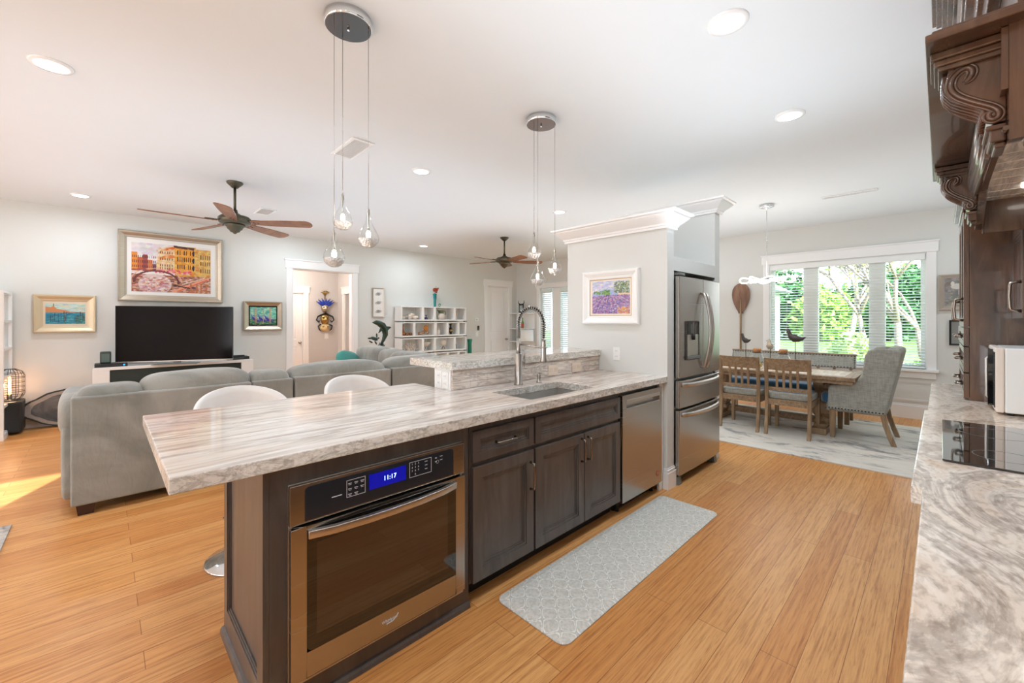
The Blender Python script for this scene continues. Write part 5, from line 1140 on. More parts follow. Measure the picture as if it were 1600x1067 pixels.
t=orn('flower_vase','turquoise glass vase with red orchids on top of the cube shelves','vase',5.345,7.95,1.674,[('vase',MB().lathe([(0,0),(.030,0),(.028,.03),(.030,.15),(.045,.29),(.050,.30),(.046,.30),(.03,.2),(.024,.03),(0,.01)],seg=18),M['tglass']),('stems',MB().tube([(0,0,.05),(.01,0,.30),(.03,0,.47)],.004,5).tube([(0,0,.05),(-.01,0,.30),(-.02,0,.38)],.004,5),M['leafd'])])
fl=MB(); rd=random.Random(2)
for _ in range(16): fl.ell((5.345+rd.uniform(-.06,.07),7.95+rd.uniform(-.04,.04),1.674+rd.uniform(.33,.44)),(.03,.012,.022),8,5,Matrix.Rotation(rd.uniform(0,3),3,'Y'))
B('orchid_petals',fl,M['red'],t)
orn('trinket','small green glass figure beside the turquoise vase on the shelves','ornament',5.46,7.93,1.674,[('coil',MB().tube([(.03*math.cos(a)*(1-a/14),0,.045+.04*math.sin(a)*(1-a/14)) for a in np.linspace(0,9,30)],.006,6),M['gglass']),('foot',MB().lathe([(0,0),(.03,0),(.03,.006),(0,.01)],seg=12),M['gglass'])])
orn('floor_vase','tall slim emerald green vase right of the cube shelves','vase',6.345,7.95,0,[('vase',MB().lathe([(0,0),(.09,0),(.095,.02),(.07,.10),(.052,.40),(.048,.80),(.062,.92),(.055,.92),(.04,.80),(0,.3)],seg=20),M['gglass'])])
# dolphin bronze on a plinth behind the sofa
dx,dyy=3.90,7.62
t=T('plinth_table','small white side table carrying the dolphin bronze','side table',(dx-.05,dyy,0)); B('table_top',MB().box(dx-.30,dx+.2,dyy-.2,dyy+.2,.80,.83),M['white'],t,bevel=.004)
for x in (dx-.28,dx+.16):
    for y in (dyy-.18,dyy+.16): B('leg',MB().box(x,x+.03,y,y+.03,0,.80),M['white'],t)
t=T('dolphin_sculpture','dark bronze leaping dolphin sculpture with a turtle beside the cube shelves','sculpture',(dx,dyy,.83))
body=[(-.03,.06),(.03,.16),(.07,.26),(.06,.36),(.01,.44),(-.07,.49),(-.13,.505),(-.17,.50),(-.20,.505)]
B('dolphin',MB().tube([(dx+x,dyy,.83+z) for x,z in body],[.016,.032,.052,.064,.066,.055,.042,.02,.008],14),M['verdi'],t)
fn=MB().prism([(dx+.10,.83+.33),(dx+.19,.83+.40),(dx+.17,.83+.42),(dx+.05,.83+.43)],'y',dyy-.008,dyy+.008).prism([(dx-.05,.83+.42),(dx-.10,.83+.30),(dx-.085,.83+.30),(dx+.0,.83+.36)],'y',dyy-.05,dyy-.038).prism([(dx-.03,.83+.06),(dx-.09,.83+.0),(dx+.0,.83+.02),(dx+.06,.83-.0),(dx+.0,.83+.08)],'y',dyy-.01,dyy+.01)
B('fins',fn,M['verdi'],t)
tu=MB().ell((dx-.16,dyy,.83+.19),(.075,.055,.035),14,8,Matrix.Rotation(R(20),3,'Y')).ell((dx-.075,dyy,.83+.20),(.022,.018,.016),8,6)
for sx_,sz_,a in ((-.24,.20,0),(-.22,.13,.5),(-.12,.11,1),(-.10,.25,1.5)): tu.ell((dx+sx_,dyy+.02,.83+sz_),(.045,.010,.016),10,6,Matrix.Rotation(a,3,'Y'))
B('turtle',tu,M['verdi'],t)
rd=random.Random(6); rk=MB()
for _ in range(10): a0=rd.uniform(-.12,.05); rk.tube([(dx+a0,dyy+rd.uniform(-.05,.05),.832),(dx+a0+rd.uniform(-.06,.06),dyy+rd.uniform(-.05,.05),.83+rd.uniform(.06,.16))],[.018,.006],6)
rk.ell((dx-.03,dyy,.845),(.13,.08,.02),14,6); B('coral_base',rk,M['verdi'],t)
# far corner shelving, drum lamp, bottle, horned frame
t=T('corner_shelf','white open shelf in the far corner beside the white door','shelf',(7.92,7.75,0))
mb=MB(); 
for z in (1.545,1.14,.80,.40,.02): mb.box(7.80,XW-.002,7.42,8.10,z,z+.022)
mb.box(8.085,XW-.002,7.42,8.10,.02,1.56).box(7.80,7.83,7.74,7.77,.02,1.55).box(7.80,7.83,8.07,8.10,.02,1.55); B('shelves',mb,M['white'],t,bevel=.002)
hz=1.568
t=T('horned_frame','small black horned photo frame on top of the corner shelf','picture frame',(7.95,7.77,hz)); B('frame',MB().box(7.93,7.955,7.685,7.705,hz,hz+.24).box(7.93,7.955,7.83,7.85,hz,hz+.24).box(7.93,7.955,7.705,7.83,hz,hz+.04).box(7.93,7.955,7.705,7.83,hz+.20,hz+.24),M['blackp'],t,bevel=.002)
B('photo',MB().box(7.938,7.95,7.705,7.83,hz+.04,hz+.20),plain('blue_grey_photo',(168,182,186),.4,.2),t)
B('horns',MB().tube([(7.942,7.83,hz+.24),(7.942,7.875,hz+.27),(7.942,7.87,hz+.31),(7.942,7.845,hz+.33)],[.012,.011,.008,.003],6).tube([(7.942,7.705,hz+.24),(7.942,7.66,hz+.27),(7.942,7.665,hz+.31),(7.942,7.69,hz+.33)],[.012,.011,.008,.003],6),M['blackp'],t)
orn('green_bottle','green bottle with a red label on the middle board of the corner shelf','bottle',7.93,7.71,1.163,[('glass',MB().lathe([(0,0),(.034,0),(.036,.01),(.036,.14),(.014,.20),(.013,.28),(0,.28)],seg=16),M['bottle']),('label',MB().lathe([(.037,.03),(.037,.12)],seg=16),M['label'])])
orn('drum_lamp','short white drum shade lamp in the far corner','lamp',7.88,7.52,.823,[('base',MB().lathe([(0,0),(.07,0),(.07,.008),(.012,.012),(.012,.05),(0,.05)],seg=18),M['nickel']),('shade',MB().lathe([(.185,.012),(.187,.305),(.183,.305),(.181,.012)],seg=28),M['shade'])])
# masks in the hallway
mx,my=3.755,HY-.01
t=T('venetian_mask','small gilt feather finial hung on the hallway wall above the blue-crowned mask','mask',(mx,my,1.93),'wall masks in the hallway')
fe=MB()
for a in (-50,-28,-8,12,32,52): fe.tube([(mx,my-.01,1.96),(mx+.05*math.sin(R(a)),my-.02,2.02),(mx+.13*math.sin(R(a)),my-.03,1.97+.11*math.cos(R(a)))],[.012,.016,.008],6)
B('feathers',fe,M['gold'],t); B('stem',MB().tube([(mx,my-.01,1.97),(mx-.01,my-.01,1.87)],[.014,.006],6),M['gold'],t)
def face(cx,cz,w,h,mat,t,name='face'):
    def fn(u,v):
        a=(u-.5)*PI; zz=(v-.5)*2; ww=w*math.sqrt(max(0,1-zz*zz))**.6*(1 if zz>0 else 1-.15*zz*zz)
        nose=.035*math.exp(-((u-.5)/.06)**2)*math.exp(-((zz+.08)/.28)**2); eye=-.03*(math.exp(-((u-.33)/.07)**2)+math.exp(-((u-.67)/.07)**2))*math.exp(-((zz-.2)/.13)**2); lip=.014*math.exp(-((u-.5)/.1)**2)*math.exp(-((zz+.5)/.07)**2)
        return (cx+ww*math.sin(a),my-.008-.085*math.cos(a)*math.sqrt(max(0,1-zz*zz))-nose-eye-lip,cz+zz*h)
    B(name,MB().grid(fn,22,22),mat,t)
    ey=MB()
    for s_ in (-1,1): ey.ell((cx+s_*w*.42,my-.068,cz+.2*h),(w*.20,.012,h*.09),10,6)
    B('eye_openings',ey,M['dark'],t)
t=T('venetian_mask','silver mask with a cobalt blue jester crown on the hallway wall','mask',(mx,my,1.55),'wall masks in the hallway')
face(mx,1.66,.085,.105,M['silverleaf'],t)
cr_=MB()
for a,L in ((-74,.20),(-48,.20),(-22,.19),(4,.21),(28,.19),(52,.20),(76,.20)):
    cr_.tube([(mx+.03*math.sin(R(a)),my-.03,1.72),(mx+.10*math.sin(R(a)),my-.05,1.73+.07*math.cos(R(a))),(mx+L*math.sin(R(a)),my-.06,1.74+.13*math.cos(R(a*.8)))],[.035,.032,.010],8)
B('jester_crown',cr_,M['cobalt'],t); bl_=MB()
for a in (-74,-48,-22,4,28,52,76): bl_.ell((mx+.215*math.sin(R(a)),my-.06,1.74+.145*math.cos(R(a*.8))),.014,8,6)
B('crown_bells',bl_,M['gold'],t)
t=T('venetian_mask','large gold and black double-faced mask, lowest on the hallway wall','mask',(mx,my,1.12),'wall masks in the hallway')
face(mx,1.40,.10,.13,M['gold'],t); face(mx,1.20,.11,.09,plain('pale_gold_paint',(214,190,140),.4,.15),t,'lower_face')
sc=MB()
for s_ in (-1,1):
    sc.tube([(mx+s_*.09,my-.03,1.50),(mx+s_*.17,my-.04,1.46),(mx+s_*.20,my-.04,1.38),(mx+s_*.15,my-.04,1.33),(mx+s_*.12,my-.04,1.37)],[.02,.018,.016,.014,.01],8).tube([(mx+s_*.10,my-.03,1.28),(mx+s_*.16,my-.04,1.24),(mx+s_*.14,my-.04,1.16),(mx+s_*.10,my-.03,1.13)],[.016,.016,.014,.008],8)
sc.tube([(mx-.09,my-.05,1.50),(mx,my-.06,1.545),(mx+.09,my-.05,1.50)],[.016,.02,.016],8); B('scrollwork',sc,M['black'],t)
# ================================================================ CEILING FANS
def fan(label,phase,rad=.78):
    t=T('ceiling_fan',label,'ceiling fan',(0,0,0),'bronze ceiling fans with wooden blades')
    B('canopy',MB().lathe([(0,.0),(.078,.0),(.078,-.010),(.070,-.022),(.045,-.045),(.030,-.062),(0,-.062)],seg=28),M['bronze'],t)
    B('downrod',MB().cyl((0,0,-.32),.0135,.27),M['bronze'],t)
    B('motor',MB().lathe([(0,-.30),(.022,-.30),(.030,-.335),(.060,-.352),(.075,-.362),(.135,-.375),(.155,-.395),(.158,-.425),(.145,-.450),(.110,-.462),(0,-.462)],seg=36),M['bronze'],t)
    B('lower_cap',MB().lathe([(0,-.46),(.098,-.462),(.100,-.475),(.078,-.492),(.070,-.512),(.052,-.525),(.046,-.540),(.022,-.550),(.012,-.562),(0,-.565)],seg=28),M['bronze'],t)
    for k in range(5):
        Mx=Matrix.Rotation(R(phase+72*k),4,'Z')@Matrix.Translation((0,0,-.428))@Matrix.Rotation(R(-13),4,'X')
        ar=MB(); ar.M=Mx; ar.prism([(.12,-.035),(.16,-.028),(.20,-.04),(.27,-.038),(.27,.038),(.20,.04),(.16,.028),(.12,.035)],'z',-.006,.004); B('blade_arm',ar,M['bronze'],t)
        bl=MB(); bl.M=Mx; r0,r1=.165,rad; pts=[]
        N_=16
        for i in range(N_+1): u=i/N_; pts.append((r0+(r1-.06-r0)*u,-(.045+.032*math.sin(min(1,u*1.25)*PI/2))))
        for i in range(1,12): a=-90+180*i/12; pts.append((r1-.06+.06*math.cos(R(a)),.077*math.sin(R(a))))
        for i in range(N_,-1,-1): u=i/N_; pts.append((r0+(r1-.06-r0)*u,(.045+.032*math.sin(min(1,u*1.25)*PI/2))))
        bl.prism(pts,'z',-.014,-.006); b_=B('blade',bl,M['blade'],t,bevel=.002)
        sw=MB(); sw.M=Mx
        for q in ((.20,.018),(.20,-.018),(.24,0)): sw.cyl((q[0],q[1],-.017),.008,.004,seg=10)
        B('screws',sw,M['brass'],b_)
    return t
f1=fan('bronze five-blade ceiling fan nearer the television wall and the left, above the sofa',36,.80); f1.location=(1.03,5.39,C)
f2=fan('bronze five-blade ceiling fan farther away, seen between the far pendant drops and the shelves',40,.72); f2.location=(5.24,5.555,C)
# ================================================================ PENDANT CLUSTERS
def pend(label,cx,cy,r_,drops):
    t=T('pendant_light',label,'pendant light',(cx,cy,1.62),'chrome pendant clusters with three glass drops')
    B('canopy',MB().lathe([(0,C-.001),(r_,C-.001),(r_,C-.044),(r_-.003,C-.046),(0,C-.046)],(cx,cy,0),40),M['chrome'],t); B('canopy_plate',MB().lathe([(0,C-.0475),(r_-.004,C-.0475),(r_-.004,C-.045)],(cx,cy,0),40,False),M['dchrome'],t,label='dark mirrored underside')
    B('canopy_knob',MB().lathe([(0,C-.047),(.006,C-.047),(.006,C-.062),(0,C-.066)],(cx,cy,0),12),M['chrome'],t)
    for (x,y,zt,zb) in drops:
        B('cable',MB().cyl((x,y,zt-.004),.0013,C-.047-zt+.004,seg=6),M['nickel'],t)
        h=zt-zb; k=h/.188; P_=[(0.0,0),(.018,.003),(.034,.012),(.045,.027),(.0495,.045),(.047,.063),(.037,.085),(.025,.105),(.015,.125),(.0105,.145),(.0085,.168)]
        out=[(a*k,zb+b*k) for a,b in P_]; inn=[(max(0,a*k-.0018),zb+b*k+(.0018 if b<.03 else 0)) for a,b in P_][::-1]
        g=B('glass_drop',MB().lathe(out+[(out[-1][0]-.0018,out[-1][1])]+[(inn[i][0],inn[i][1]) for i in range(1,len(inn))],(x,y,0),28),M['thin'],t)
        B('crackled_base',MB().lathe([(0,zb+.002),(.017*k,zb+.005*k),(.032*k,zb+.014*k),(.042*k,zb+.027*k),(.0465*k,zb+.043*k),(.040*k,zb+.045*k),(0,zb+.040*k)],(x,y,0),24),M['crackle'],g)
        B('stem',MB().lathe([(0,zt),(.005,zt),(.0065,zt-.004),(.0065,zt-.028),(.004,zt-.032),(.0035,zt-.085*k),(.006,zt-.09*k),(.006,zt-.105*k),(0,zt-.105*k)],(x,y,0),12),M['nickel'],g)
        B('bulb',MB().lathe([(0,zt-.105*k),(.0075,zt-.107*k),(.0105,zt-.122*k),(.0085,zt-.138*k),(0,zt-.142*k)],(x,y,0),12),M['bulb'],g)
    return t
pend('near chrome pendant cluster of three lit glass teardrops over the free end of the island',.877,2.065,.112,[(.884,2.153,2.031,1.843),(.951,2.001,1.936,1.740),(.788,2.019,1.818,1.631)])
pend('far chrome pendant cluster of three lit glass teardrops over the sink',2.345,2.085,.112,[(2.352,2.164,2.049,1.844),(2.262,2.045,1.830,1.626),(2.417,2.013,1.917,1.716)])
# ================================================================ DINING AREA
B('dining_rug',MB().box(5.02,7.45,-1.0,3.1,.001,.012),M['rug'],None,label='large distressed cream and blue-grey rug under the dining table',cat='rug')
RZ=.012
t=T('dining_table','weathered oak trestle dining table with pale top panels','dining table',(6.42,1.61,RZ))
tx0,tx1,ty0,ty1=5.98,6.86,.66,2.56; tz=.732
tb=MB().box(tx0,tx0+.11,ty0,ty1,tz-.045,tz).box(tx1-.11,tx1,ty0,ty1,tz-.045,tz).box(tx0+.11,tx1-.11,ty0,ty0+.11,tz-.045,tz).box(tx0+.11,tx1-.11,ty1-.11,ty1,tz-.045,tz)
B('tabletop_border',tb,M['oak'],t,bevel=.004); B('tabletop_inlay',MB().box(tx0+.11,tx1-.11,ty0+.11,ty1-.11,tz-.03,tz-.002),wood('pale_oak_planks',[(.25,(176,156,134)),(.5,(206,190,170)),(.75,(228,216,200))],(4,20,20),.5),t)
B('carved_edge',MB().box(tx0+.02,tx1-.02,ty0+.02,ty1-.02,tz-.085,tz-.045),M['oak'],t,bevel=.006)
for y in (1.02,2.20):
    px=6.42; pd=MB()
    pd.box(px-.30,px+.30,y-.075,y+.075,RZ,.075+RZ).box(px-.22,px+.22,y-.06,y+.06,.087,.125).box(px-.30,px+.30,y-.05,y+.05,tz-.125,tz-.085)
    sq=[(.115,.125),(.125,.15),(.105,.175),(.085,.19),(.125,.24),(.135,.29),(.12,.36),(.085,.44),(.075,.49),(.10,.53),(.115,.55),(.115,tz-.125)]
    for (r0,z0),(r1,z1) in zip(sq,sq[1:]): pd.taper(px-r0,px+r0,y-r0*.75,y+r0*.75,z0,z1,px-r1,px+r1,y-r1*.75,y+r1*.75)
    B('pedestal',pd,M['oakv'],t,bevel=.003)
B('stretcher',MB().box(6.36,6.48,1.10,2.12,.10,.17),M['oak'],t,bevel=.004)
def dchair(label,x,y):
    """side chair facing +X, local origin under the back posts"""
    t=T('dining_chair',label,'chair',(0,0,0),'slat-back oak dining chairs at the near side of the table')
    W_=.235
    for s in (-1,1):
        yb=s*(W_-.02); m=MB()
        pts=[(-.05,0),(-.005,.22),(.0,.44),(-.01,.60),(-.045,.88)]
        for (a0,z0),(a1,z1) in zip(pts,pts[1:]): m.taper(a0-.02,a0+.02,yb-.018,yb+.018,z0,z1,a1-.018,a1+.018,yb-.018,yb+.018)
        B('rear_leg',m,M['oakv'],t,bevel=.004)
        B('front_leg',MB().taper(.43,.465,s*(W_-.02)-.018,s*(W_-.02)+.018,0,.42,.42,.465,s*(W_-.02)-.022,s*(W_-.02)+.022),M['oakv'],t,bevel=.003)
        B('side_rail',MB().box(.01,.43,s*(W_-.02)-.012,s*(W_-.02)+.012,.355,.425),M['oak'],t)
    for xa in (-.012,.43): B('seat_rail',MB().box(xa,xa+.025,-W_+.03,W_-.03,.355,.425),M['oak'],t,bevel=.002)
    # curved crest rail
    def crest(z0,z1,th,bow,x_,name):
        n=12;vs=[]
        for z,dx in ((z0,x_[0]),(z1,x_[1])):
            for o_ in (0,th):
                for i in range(n+1): u=i/n; vs.append((dx-o_-bow*(1-(2*u-1)**2),-W_+2*W_*u,z))
        k=n+1; fs=[]
        for i in range(n): fs+=[(i,i+1,k+i+1,k+i),(2*k+i,3*k+i,3*k+i+1,2*k+i+1),(i,2*k+i,2*k+i+1,i+1),(k+i,k+i+1,3*k+i+1,3*k+i)]
        fs+=[(0,k,3*k,2*k),(n,2*k+n,3*k+n,k+n)]; return B(name,MB().add(vs,fs,False),M['oak'],t,bevel=.003)
    crest(.775,.915,.022,.028,(-.008,-.040),'crest_rail'); crest(.525,.565,.022,.015,(.010,.006),'lower_rail')
    for y_ in (-.105,-.035,.035,.105): B('slat',MB().taper(-.022,-.008,y_-.012,y_+.012,.56,.79,-.045,-.030,y_-.012,y_+.012),M['oakv'],t)
    m=MB(); sbox(m,(.235,0,.462),(.235,.225,.045),.32,10); B('seat_cushion',m,M['tweed'],t)
    m=MB(); sbox(m,(.25,0,.485),(.20,.205,.035),.4,10); B('seat_pad',m,M['blue'],t,label='blue velvet seat pad')
    t.location=(x,y,RZ); return t
dchair('slat-back oak dining chair in front, whose crest rail is fully in view',5.765,1.255)
dchair('slat-back oak dining chair partly hidden behind the refrigerator',5.765,1.775)
# wing chair at the table end, facing +Y
t=T('wing_chair','high-backed grey tweed wing chair with nail heads at the end of the dining table','armchair',(0,0,0))
TW=M['tweed']; hw=.30
def solid(poly,x0,x1,name,bv=.02): return B(name,MB().prism(poly,'x',x0,x1),TW,t,bevel=bv,bseg=3)
side=[(-.02,.33),(.47,.33),(.485,.36),(.475,.585),(.46,.615),(.40,.625),(.30,.64),(.22,.68),(.175,.76),(.16,.86),(.15,.97),(.11,1.04),(.02,1.055),(-.13,1.05),(-.165,1.03),(-.13,.85),(-.07,.55)]
solid(side,-hw-.03,-hw+.035,'side_wing'); solid(side,hw-.035,hw+.03,'side_wing')
solid([(-.03,.33),(.09,.33),(.06,.6),(-.02,1.03),(-.05,1.065),(-.13,1.065),(-.165,1.04),(-.13,.85),(-.07,.55)],-hw+.02,hw-.02,'backrest',.02)
B('seat_base',MB().box(-hw+.01,hw-.01,.0,.50,.31,.40),TW,t,bevel=.012)
m=MB(); sbox(m,(0,.30,.445),(.265,.27,.065),.35,10); B('seat_cushion',m,M['blue'],t,label='blue velvet seat cushion')
nh=MB()
for i in range(17): nh.ell((-hw-.032,-.005+.47*i/16,.352),(.004,.0075,.0075),8,6)
for i in range(12): nh.ell((-hw+.02+.56*i/11,.502,.335),(.0075,.004,.0075),8,6)
for i in range(17): nh.ell((hw+.032,-.005+.47*i/16,.352),(.004,.0075,.0075),8,6)
B('nail_heads',nh,M['brass'],t)
for s in (-1,1):
    x=s*(hw-.03)
    B('front_leg',MB().taper(x-.022,x+.022,.42,.465,0,.33,x-.028,x+.028,.41,.47),M['oakv'],t,bevel=.003)
    m=MB(); pts=[(-.09,0),(-.055,.10),(-.02,.22),(.0,.33)]
    for (a0,z0),(a1,z1) in zip(pts,pts[1:]): m.taper(x-.022,x+.022,a0-.022,a0+.022,z0,z1,x-.024,x+.024,a1-.025,a1+.025)
    B('rear_leg',m,M['oakv'],t,bevel=.003)
t.location=(6.385,.44,RZ)
# bench with upholstered back on the window side
t=T('dining_bench','long grey upholstered bench with a nail-studded back on the window side of the table','bench',(7.2,1.58,RZ))
by0,by1=.80,2.36
B('backrest',MB().prism([(7.27,.72),(7.33,.90),(7.36,.90),(7.32,.72)],'y',by0,by1),TW,t,bevel=.012)
B('top_rail',MB().prism([(7.322,.895),(7.326,.912),(7.366,.912),(7.364,.895)],'y',by0-.005,by1+.005),M['oak'],t,bevel=.002)
nh=MB(); n=44
for i in range(n):
    y=by0+.015+(by1-by0-.03)*i/(n-1); nh.ell((7.272,y,.735),(.004,.007,.007),8,6).ell((7.318,y,.885),(.004,.007,.007),8,6)
for i in range(1,6):
    for y in (by0+.015,by1-.015): nh.ell((7.272+.046*i/6,y,.735+.15*i/6),(.004,.007,.007),8,6)
B('nail_heads',nh,M['brass'],t)
for y in np.linspace(by0+.05,by1-.05,9): B('back_spindle',MB().box(7.27,7.30,y-.015,y+.015,.50,.72),M['oakv'],t)
B('seat_rail',MB().box(6.93,7.32,by0,by1,.36,.42),M['oak'],t,bevel=.003)
m=MB().box(6.91,7.29,by0-.005,by1+.005,.42,.50); B('seat_cushion',m,M['blue'],t,bevel=.03,bseg=3,label='blue velvet bench cushion')
for y in (by0+.03,by1-.08):
    B('front_leg',MB().box(6.94,6.99,y,y+.05,RZ,.36),M['oakv'],t,bevel=.003); B('rear_leg',MB().box(7.28,7.33,y,y+.05,RZ,.40),M['oakv'],t,bevel=.003)
# birds on sticks
def bird(label,x,y,zt,zb,sc_,mat,fl=1,stub=False):
    """carved bird; faces +-Y; zt top of head, zb belly"""
    t=T('carved_bird',label,'bird figure',(x,y,tz),'carved birds on rods on the dining table')
    h=zt-zb; b=MB(); d=fl
    body=[(-.62,.40),(-.45,.30),(-.22,.26),(.05,.28),(.26,.42),(.36,.62),(.40,.78),(.44,.88)] if not stub else [(-.28,.18),(-.18,.22),(0,.28),(.1,.40),(.12,.58),(.12,.74),(.12,.84)]
    rad=[.03,.10,.20,.26,.20,.13,.12,.10] if not stub else [.05,.20,.28,.28,.17,.12,.13]
    b.tube([(x,y+d*a*h*sc_,zb+c_*h) for a,c_ in body],[r_*h for r_ in rad],12); hd=body[-1]
    b.ell((x,y+d*hd[0]*h*sc_,zb+hd[1]*h),(.10*h,.12*h,.11*h),10,8); B('body',b,mat,t)
    k=MB().tube([(x,y+d*(hd[0]*h*sc_+.08*h),zb+(hd[1]+.0)*h),(x,y+d*(hd[0]*h*sc_+.24*h),zb+(hd[1]-.05)*h)],[.03*h,.008*h],6); B('beak',k,M['dark'],t)
    B('rod',MB().cyl((x,y,tz+.02),.004,zb+.1*h-tz-.02,seg=8),M['brass'],t); B('wood_block',MB().box(x-.035,x+.035,y-.035,y+.035,tz,tz+.022),M['oak'],t,bevel=.003)
bird('large dark carved seabird on a rod, right of the two glass jars',6.50,1.33,1.268,1.085,1.0,M['birdd'],1)
bird('small dark carved bird on a rod, nearest the refrigerator',6.50,1.92,1.195,1.05,.7,M['birdd'],1)
bird('pale carved bird on a rod between the two dark ones',6.55,1.63,1.125,.97,.8,M['birdp'],1,True)
def gjar(label,x,y):
    t=T('glass_jar',label,'jar',(x,y,tz),'clear glass jars with cork stoppers on the dining table')
    B('glass',MB().lathe([(0,.001),(.06,.001),(.085,.03),(.092,.08),(.085,.13),(.062,.19),(.050,.215),(.047,.235),(.045,.235),(.048,.21),(.060,.185),(.083,.13),(.090,.08),(.083,.032),(.058,.005)],(x,y,tz),26),M['thin'],t)
    B('stopper',MB().lathe([(0,.215),(.042,.215),(.050,.245),(.050,.262),(.044,.272),(0,.275)],(x,y,tz),20),M['cork'],t)
    B('rope_collar',MB().tube([(x+.052*math.cos(a),y+.052*math.sin(a),tz+.213) for a in np.linspace(0,2*PI,22)[:-1]],.005,6,closed=True),M['birdd'],t)
    m=lumps(26,.05,.11,.020,int(x*100)); m.v=[(a+x,b+y,c_+tz+.004) for a,b,c_ in m.v]; B('shell_filling',m,M['yellow'],t)
gjar('clear cork-stoppered glass jar of yellow shells nearer the refrigerator',6.25,1.71); gjar('clear cork-stoppered glass jar of yellow shells beside the large dark bird',6.25,1.41)
# dining pendant
cx,cy=6.209,1.586
t=T('ribbon_pendant','chrome dining pendant with wavy glowing ribbon strips before the window','pendant light',(cx,cy,1.86))
B('canopy',MB().lathe([(0,C-.001),(.085,C-.001),(.085,C-.03),(.06,C-.042),(.02,C-.046),(.012,C-.07),(0,C-.07)],(cx,cy,0),30),M['chrome'],t)
B('drop_rod',MB().cyl((cx,cy,1.93),.0045,C-.07-1.93,seg=8),M['chrome'],t); B('rod_joint',MB().cyl((cx,cy,2.42),.008,.05,seg=10),M['chrome'],t)
B('hub',MB().lathe([(0,1.865),(.02,1.87),(.035,1.885),(.035,1.93),(.012,1.945),(0,1.945)],(cx,cy,0),20),M['chrome'],t)
for k in range(3):
    pts=[];n_=60
    for i in range(n_):
        a=2*PI*i/n_; rr_=.31+.025*math.cos(3*a+k); b=a
        X=.31*math.cos(a)*(.95 if k else 1); Y=.13*math.sin(a)*(1+.4*math.sin(2*a)); Z=.030*math.sin(3*a+2*k)
        ph=R(60*k+100); pts.append((cx+X*math.cos(ph)-Y*math.sin(ph),cy+X*math.sin(ph)+Y*math.cos(ph),1.905+Z))
    rb_=MB().tube(pts,.0075,6,closed=True); B('light_ribbon',rb_,M['ledtube'],t)
lamp('ribbon_glow','POINT',(cx,cy,1.80),(0,0,0),9,(1,.93,.85),shadow_soft_size=.25)
# paddle on the wall
t=T('canoe_paddle','large wooden paddle hung blade-up on the wall left of the dining window','paddle',(8.09,2.47,.83)); yc_,xp=2.468,8.085
pts=[];
for i in range(33):
    a=2*PI*i/32; z=math.cos(a); w_=.145*math.sin(a)*(1+.30*z)/(1.0) if z>-.99 else 0; pts.append((w_*(1.05 if z>-.3 else 1.0),z))
blade=[(0,2.03),(.05,2.022),(.10,1.985),(.135,1.92),(.146,1.84),(.138,1.75),(.112,1.66),(.075,1.58),(.045,1.53),(.022,1.505)]
poly=[(yc_+a,z) for a,z in blade]+[(yc_-a,z) for a,z in blade[::-1]]
B('blade',MB().prism(poly,'x',xp-.008,xp+.008),M['paddlew'],t,bevel=.005)
B('shaft',MB().tube([(xp-.01,yc_,1.75),(xp-.012,yc_,1.6),(xp-.012,yc_,1.2),(xp-.012,yc_,.72)],[.008,.017,.016,.017],10),M['oakv'],t)
B('wall_hook',MB().tube([(XW-.001,yc_-.03,1.505),(xp-.02,yc_-.03,1.50),(xp-.025,yc_-.03,1.525)],.005,6).tube([(XW-.001,yc_+.03,1.505),(xp-.02,yc_+.03,1.50),(xp-.025,yc_+.03,1.525)],.005,6),M['blackp'],t)
# ================================================================ GARDEN OUTSIDE
GZ=-.12
B('lawn',MB().box(XW+.13,90,-40,40,GZ-.3,GZ),M['grass'],None,label='sunny lawn beyond the dining window',cat='lawn',kind='stuff')
B('patio',MB().box(XW+.13,12.5,3.1,14,GZ,GZ+.06),M['concrete'],None,label='bright white patio outside the far sliding door',cat='patio')
def leaves(mb,c,r,n,size,seed,lo=0.,droop=.3):
    rd=random.Random(seed)
    for _ in range(n):
        a=rd.uniform(0,2*PI); z=rd.uniform(-1,1); q=math.sqrt(max(0,1-z*z)); rr_=rd.uniform(.55,1.0)**.6*(1+.12*math.sin(5*a+seed)+.1*math.sin(4*z*3+a))
        p=Vector((c[0]+r[0]*q*math.cos(a)*rr_,c[1]+r[1]*q*math.sin(a)*rr_,c[2]+r[2]*z*rr_))
        if p.z<lo: continue
        d=Vector((rd.gauss(0,1),rd.gauss(0,1),rd.gauss(0,.6)-droop)).normalized(); s_=d.cross(Vector((rd.gauss(0,1),rd.gauss(0,1),rd.gauss(0,1)))).normalized()
        L=size*rd.uniform(.6,1.3); w_=L*.28
        mb.add([p,p+d*L*.5+s_*w_,p+d*L,p+d*L*.5-s_*w_],[(0,1,2,3)],False)
    return mb
def bush(name,label,x,y,r,h,mat,n,size,seed,group='shrubs in the garden',cat='shrub',trunk=None):
    t=T(name,label,cat,(x,y,GZ),group)
    m=MB(); leaves(m,(x,y,GZ+h*.55),(r,r,h*.5),n,size,seed,GZ); B('foliage',m,mat,t)
    st=MB(); rd=random.Random(seed)
    for _ in range(5): a=rd.uniform(0,6); st.tube([(x,y,GZ),(x+.3*r*math.cos(a),y+.3*r*math.sin(a),GZ+h*.4),(x+.6*r*math.cos(a),y+.6*r*math.sin(a),GZ+h*.7)],[.03,.02,.008],6)
    B('stems',st,M['bark'],t); return t
bush('leafy_shrub','bright yellow-green shrub nearest the house at the bottom of the middle pane',10.6,1.22,.42,1.15,M['leafy'],1500,.12,1)
bush('leafy_shrub','small yellow-green shrub at the bottom of the right-hand pane',13.5,.22,.4,.55,M['leafl'],900,.12,5)
def far(t,u): return (t*(.698+.716*u),t*(.716-.698*u))
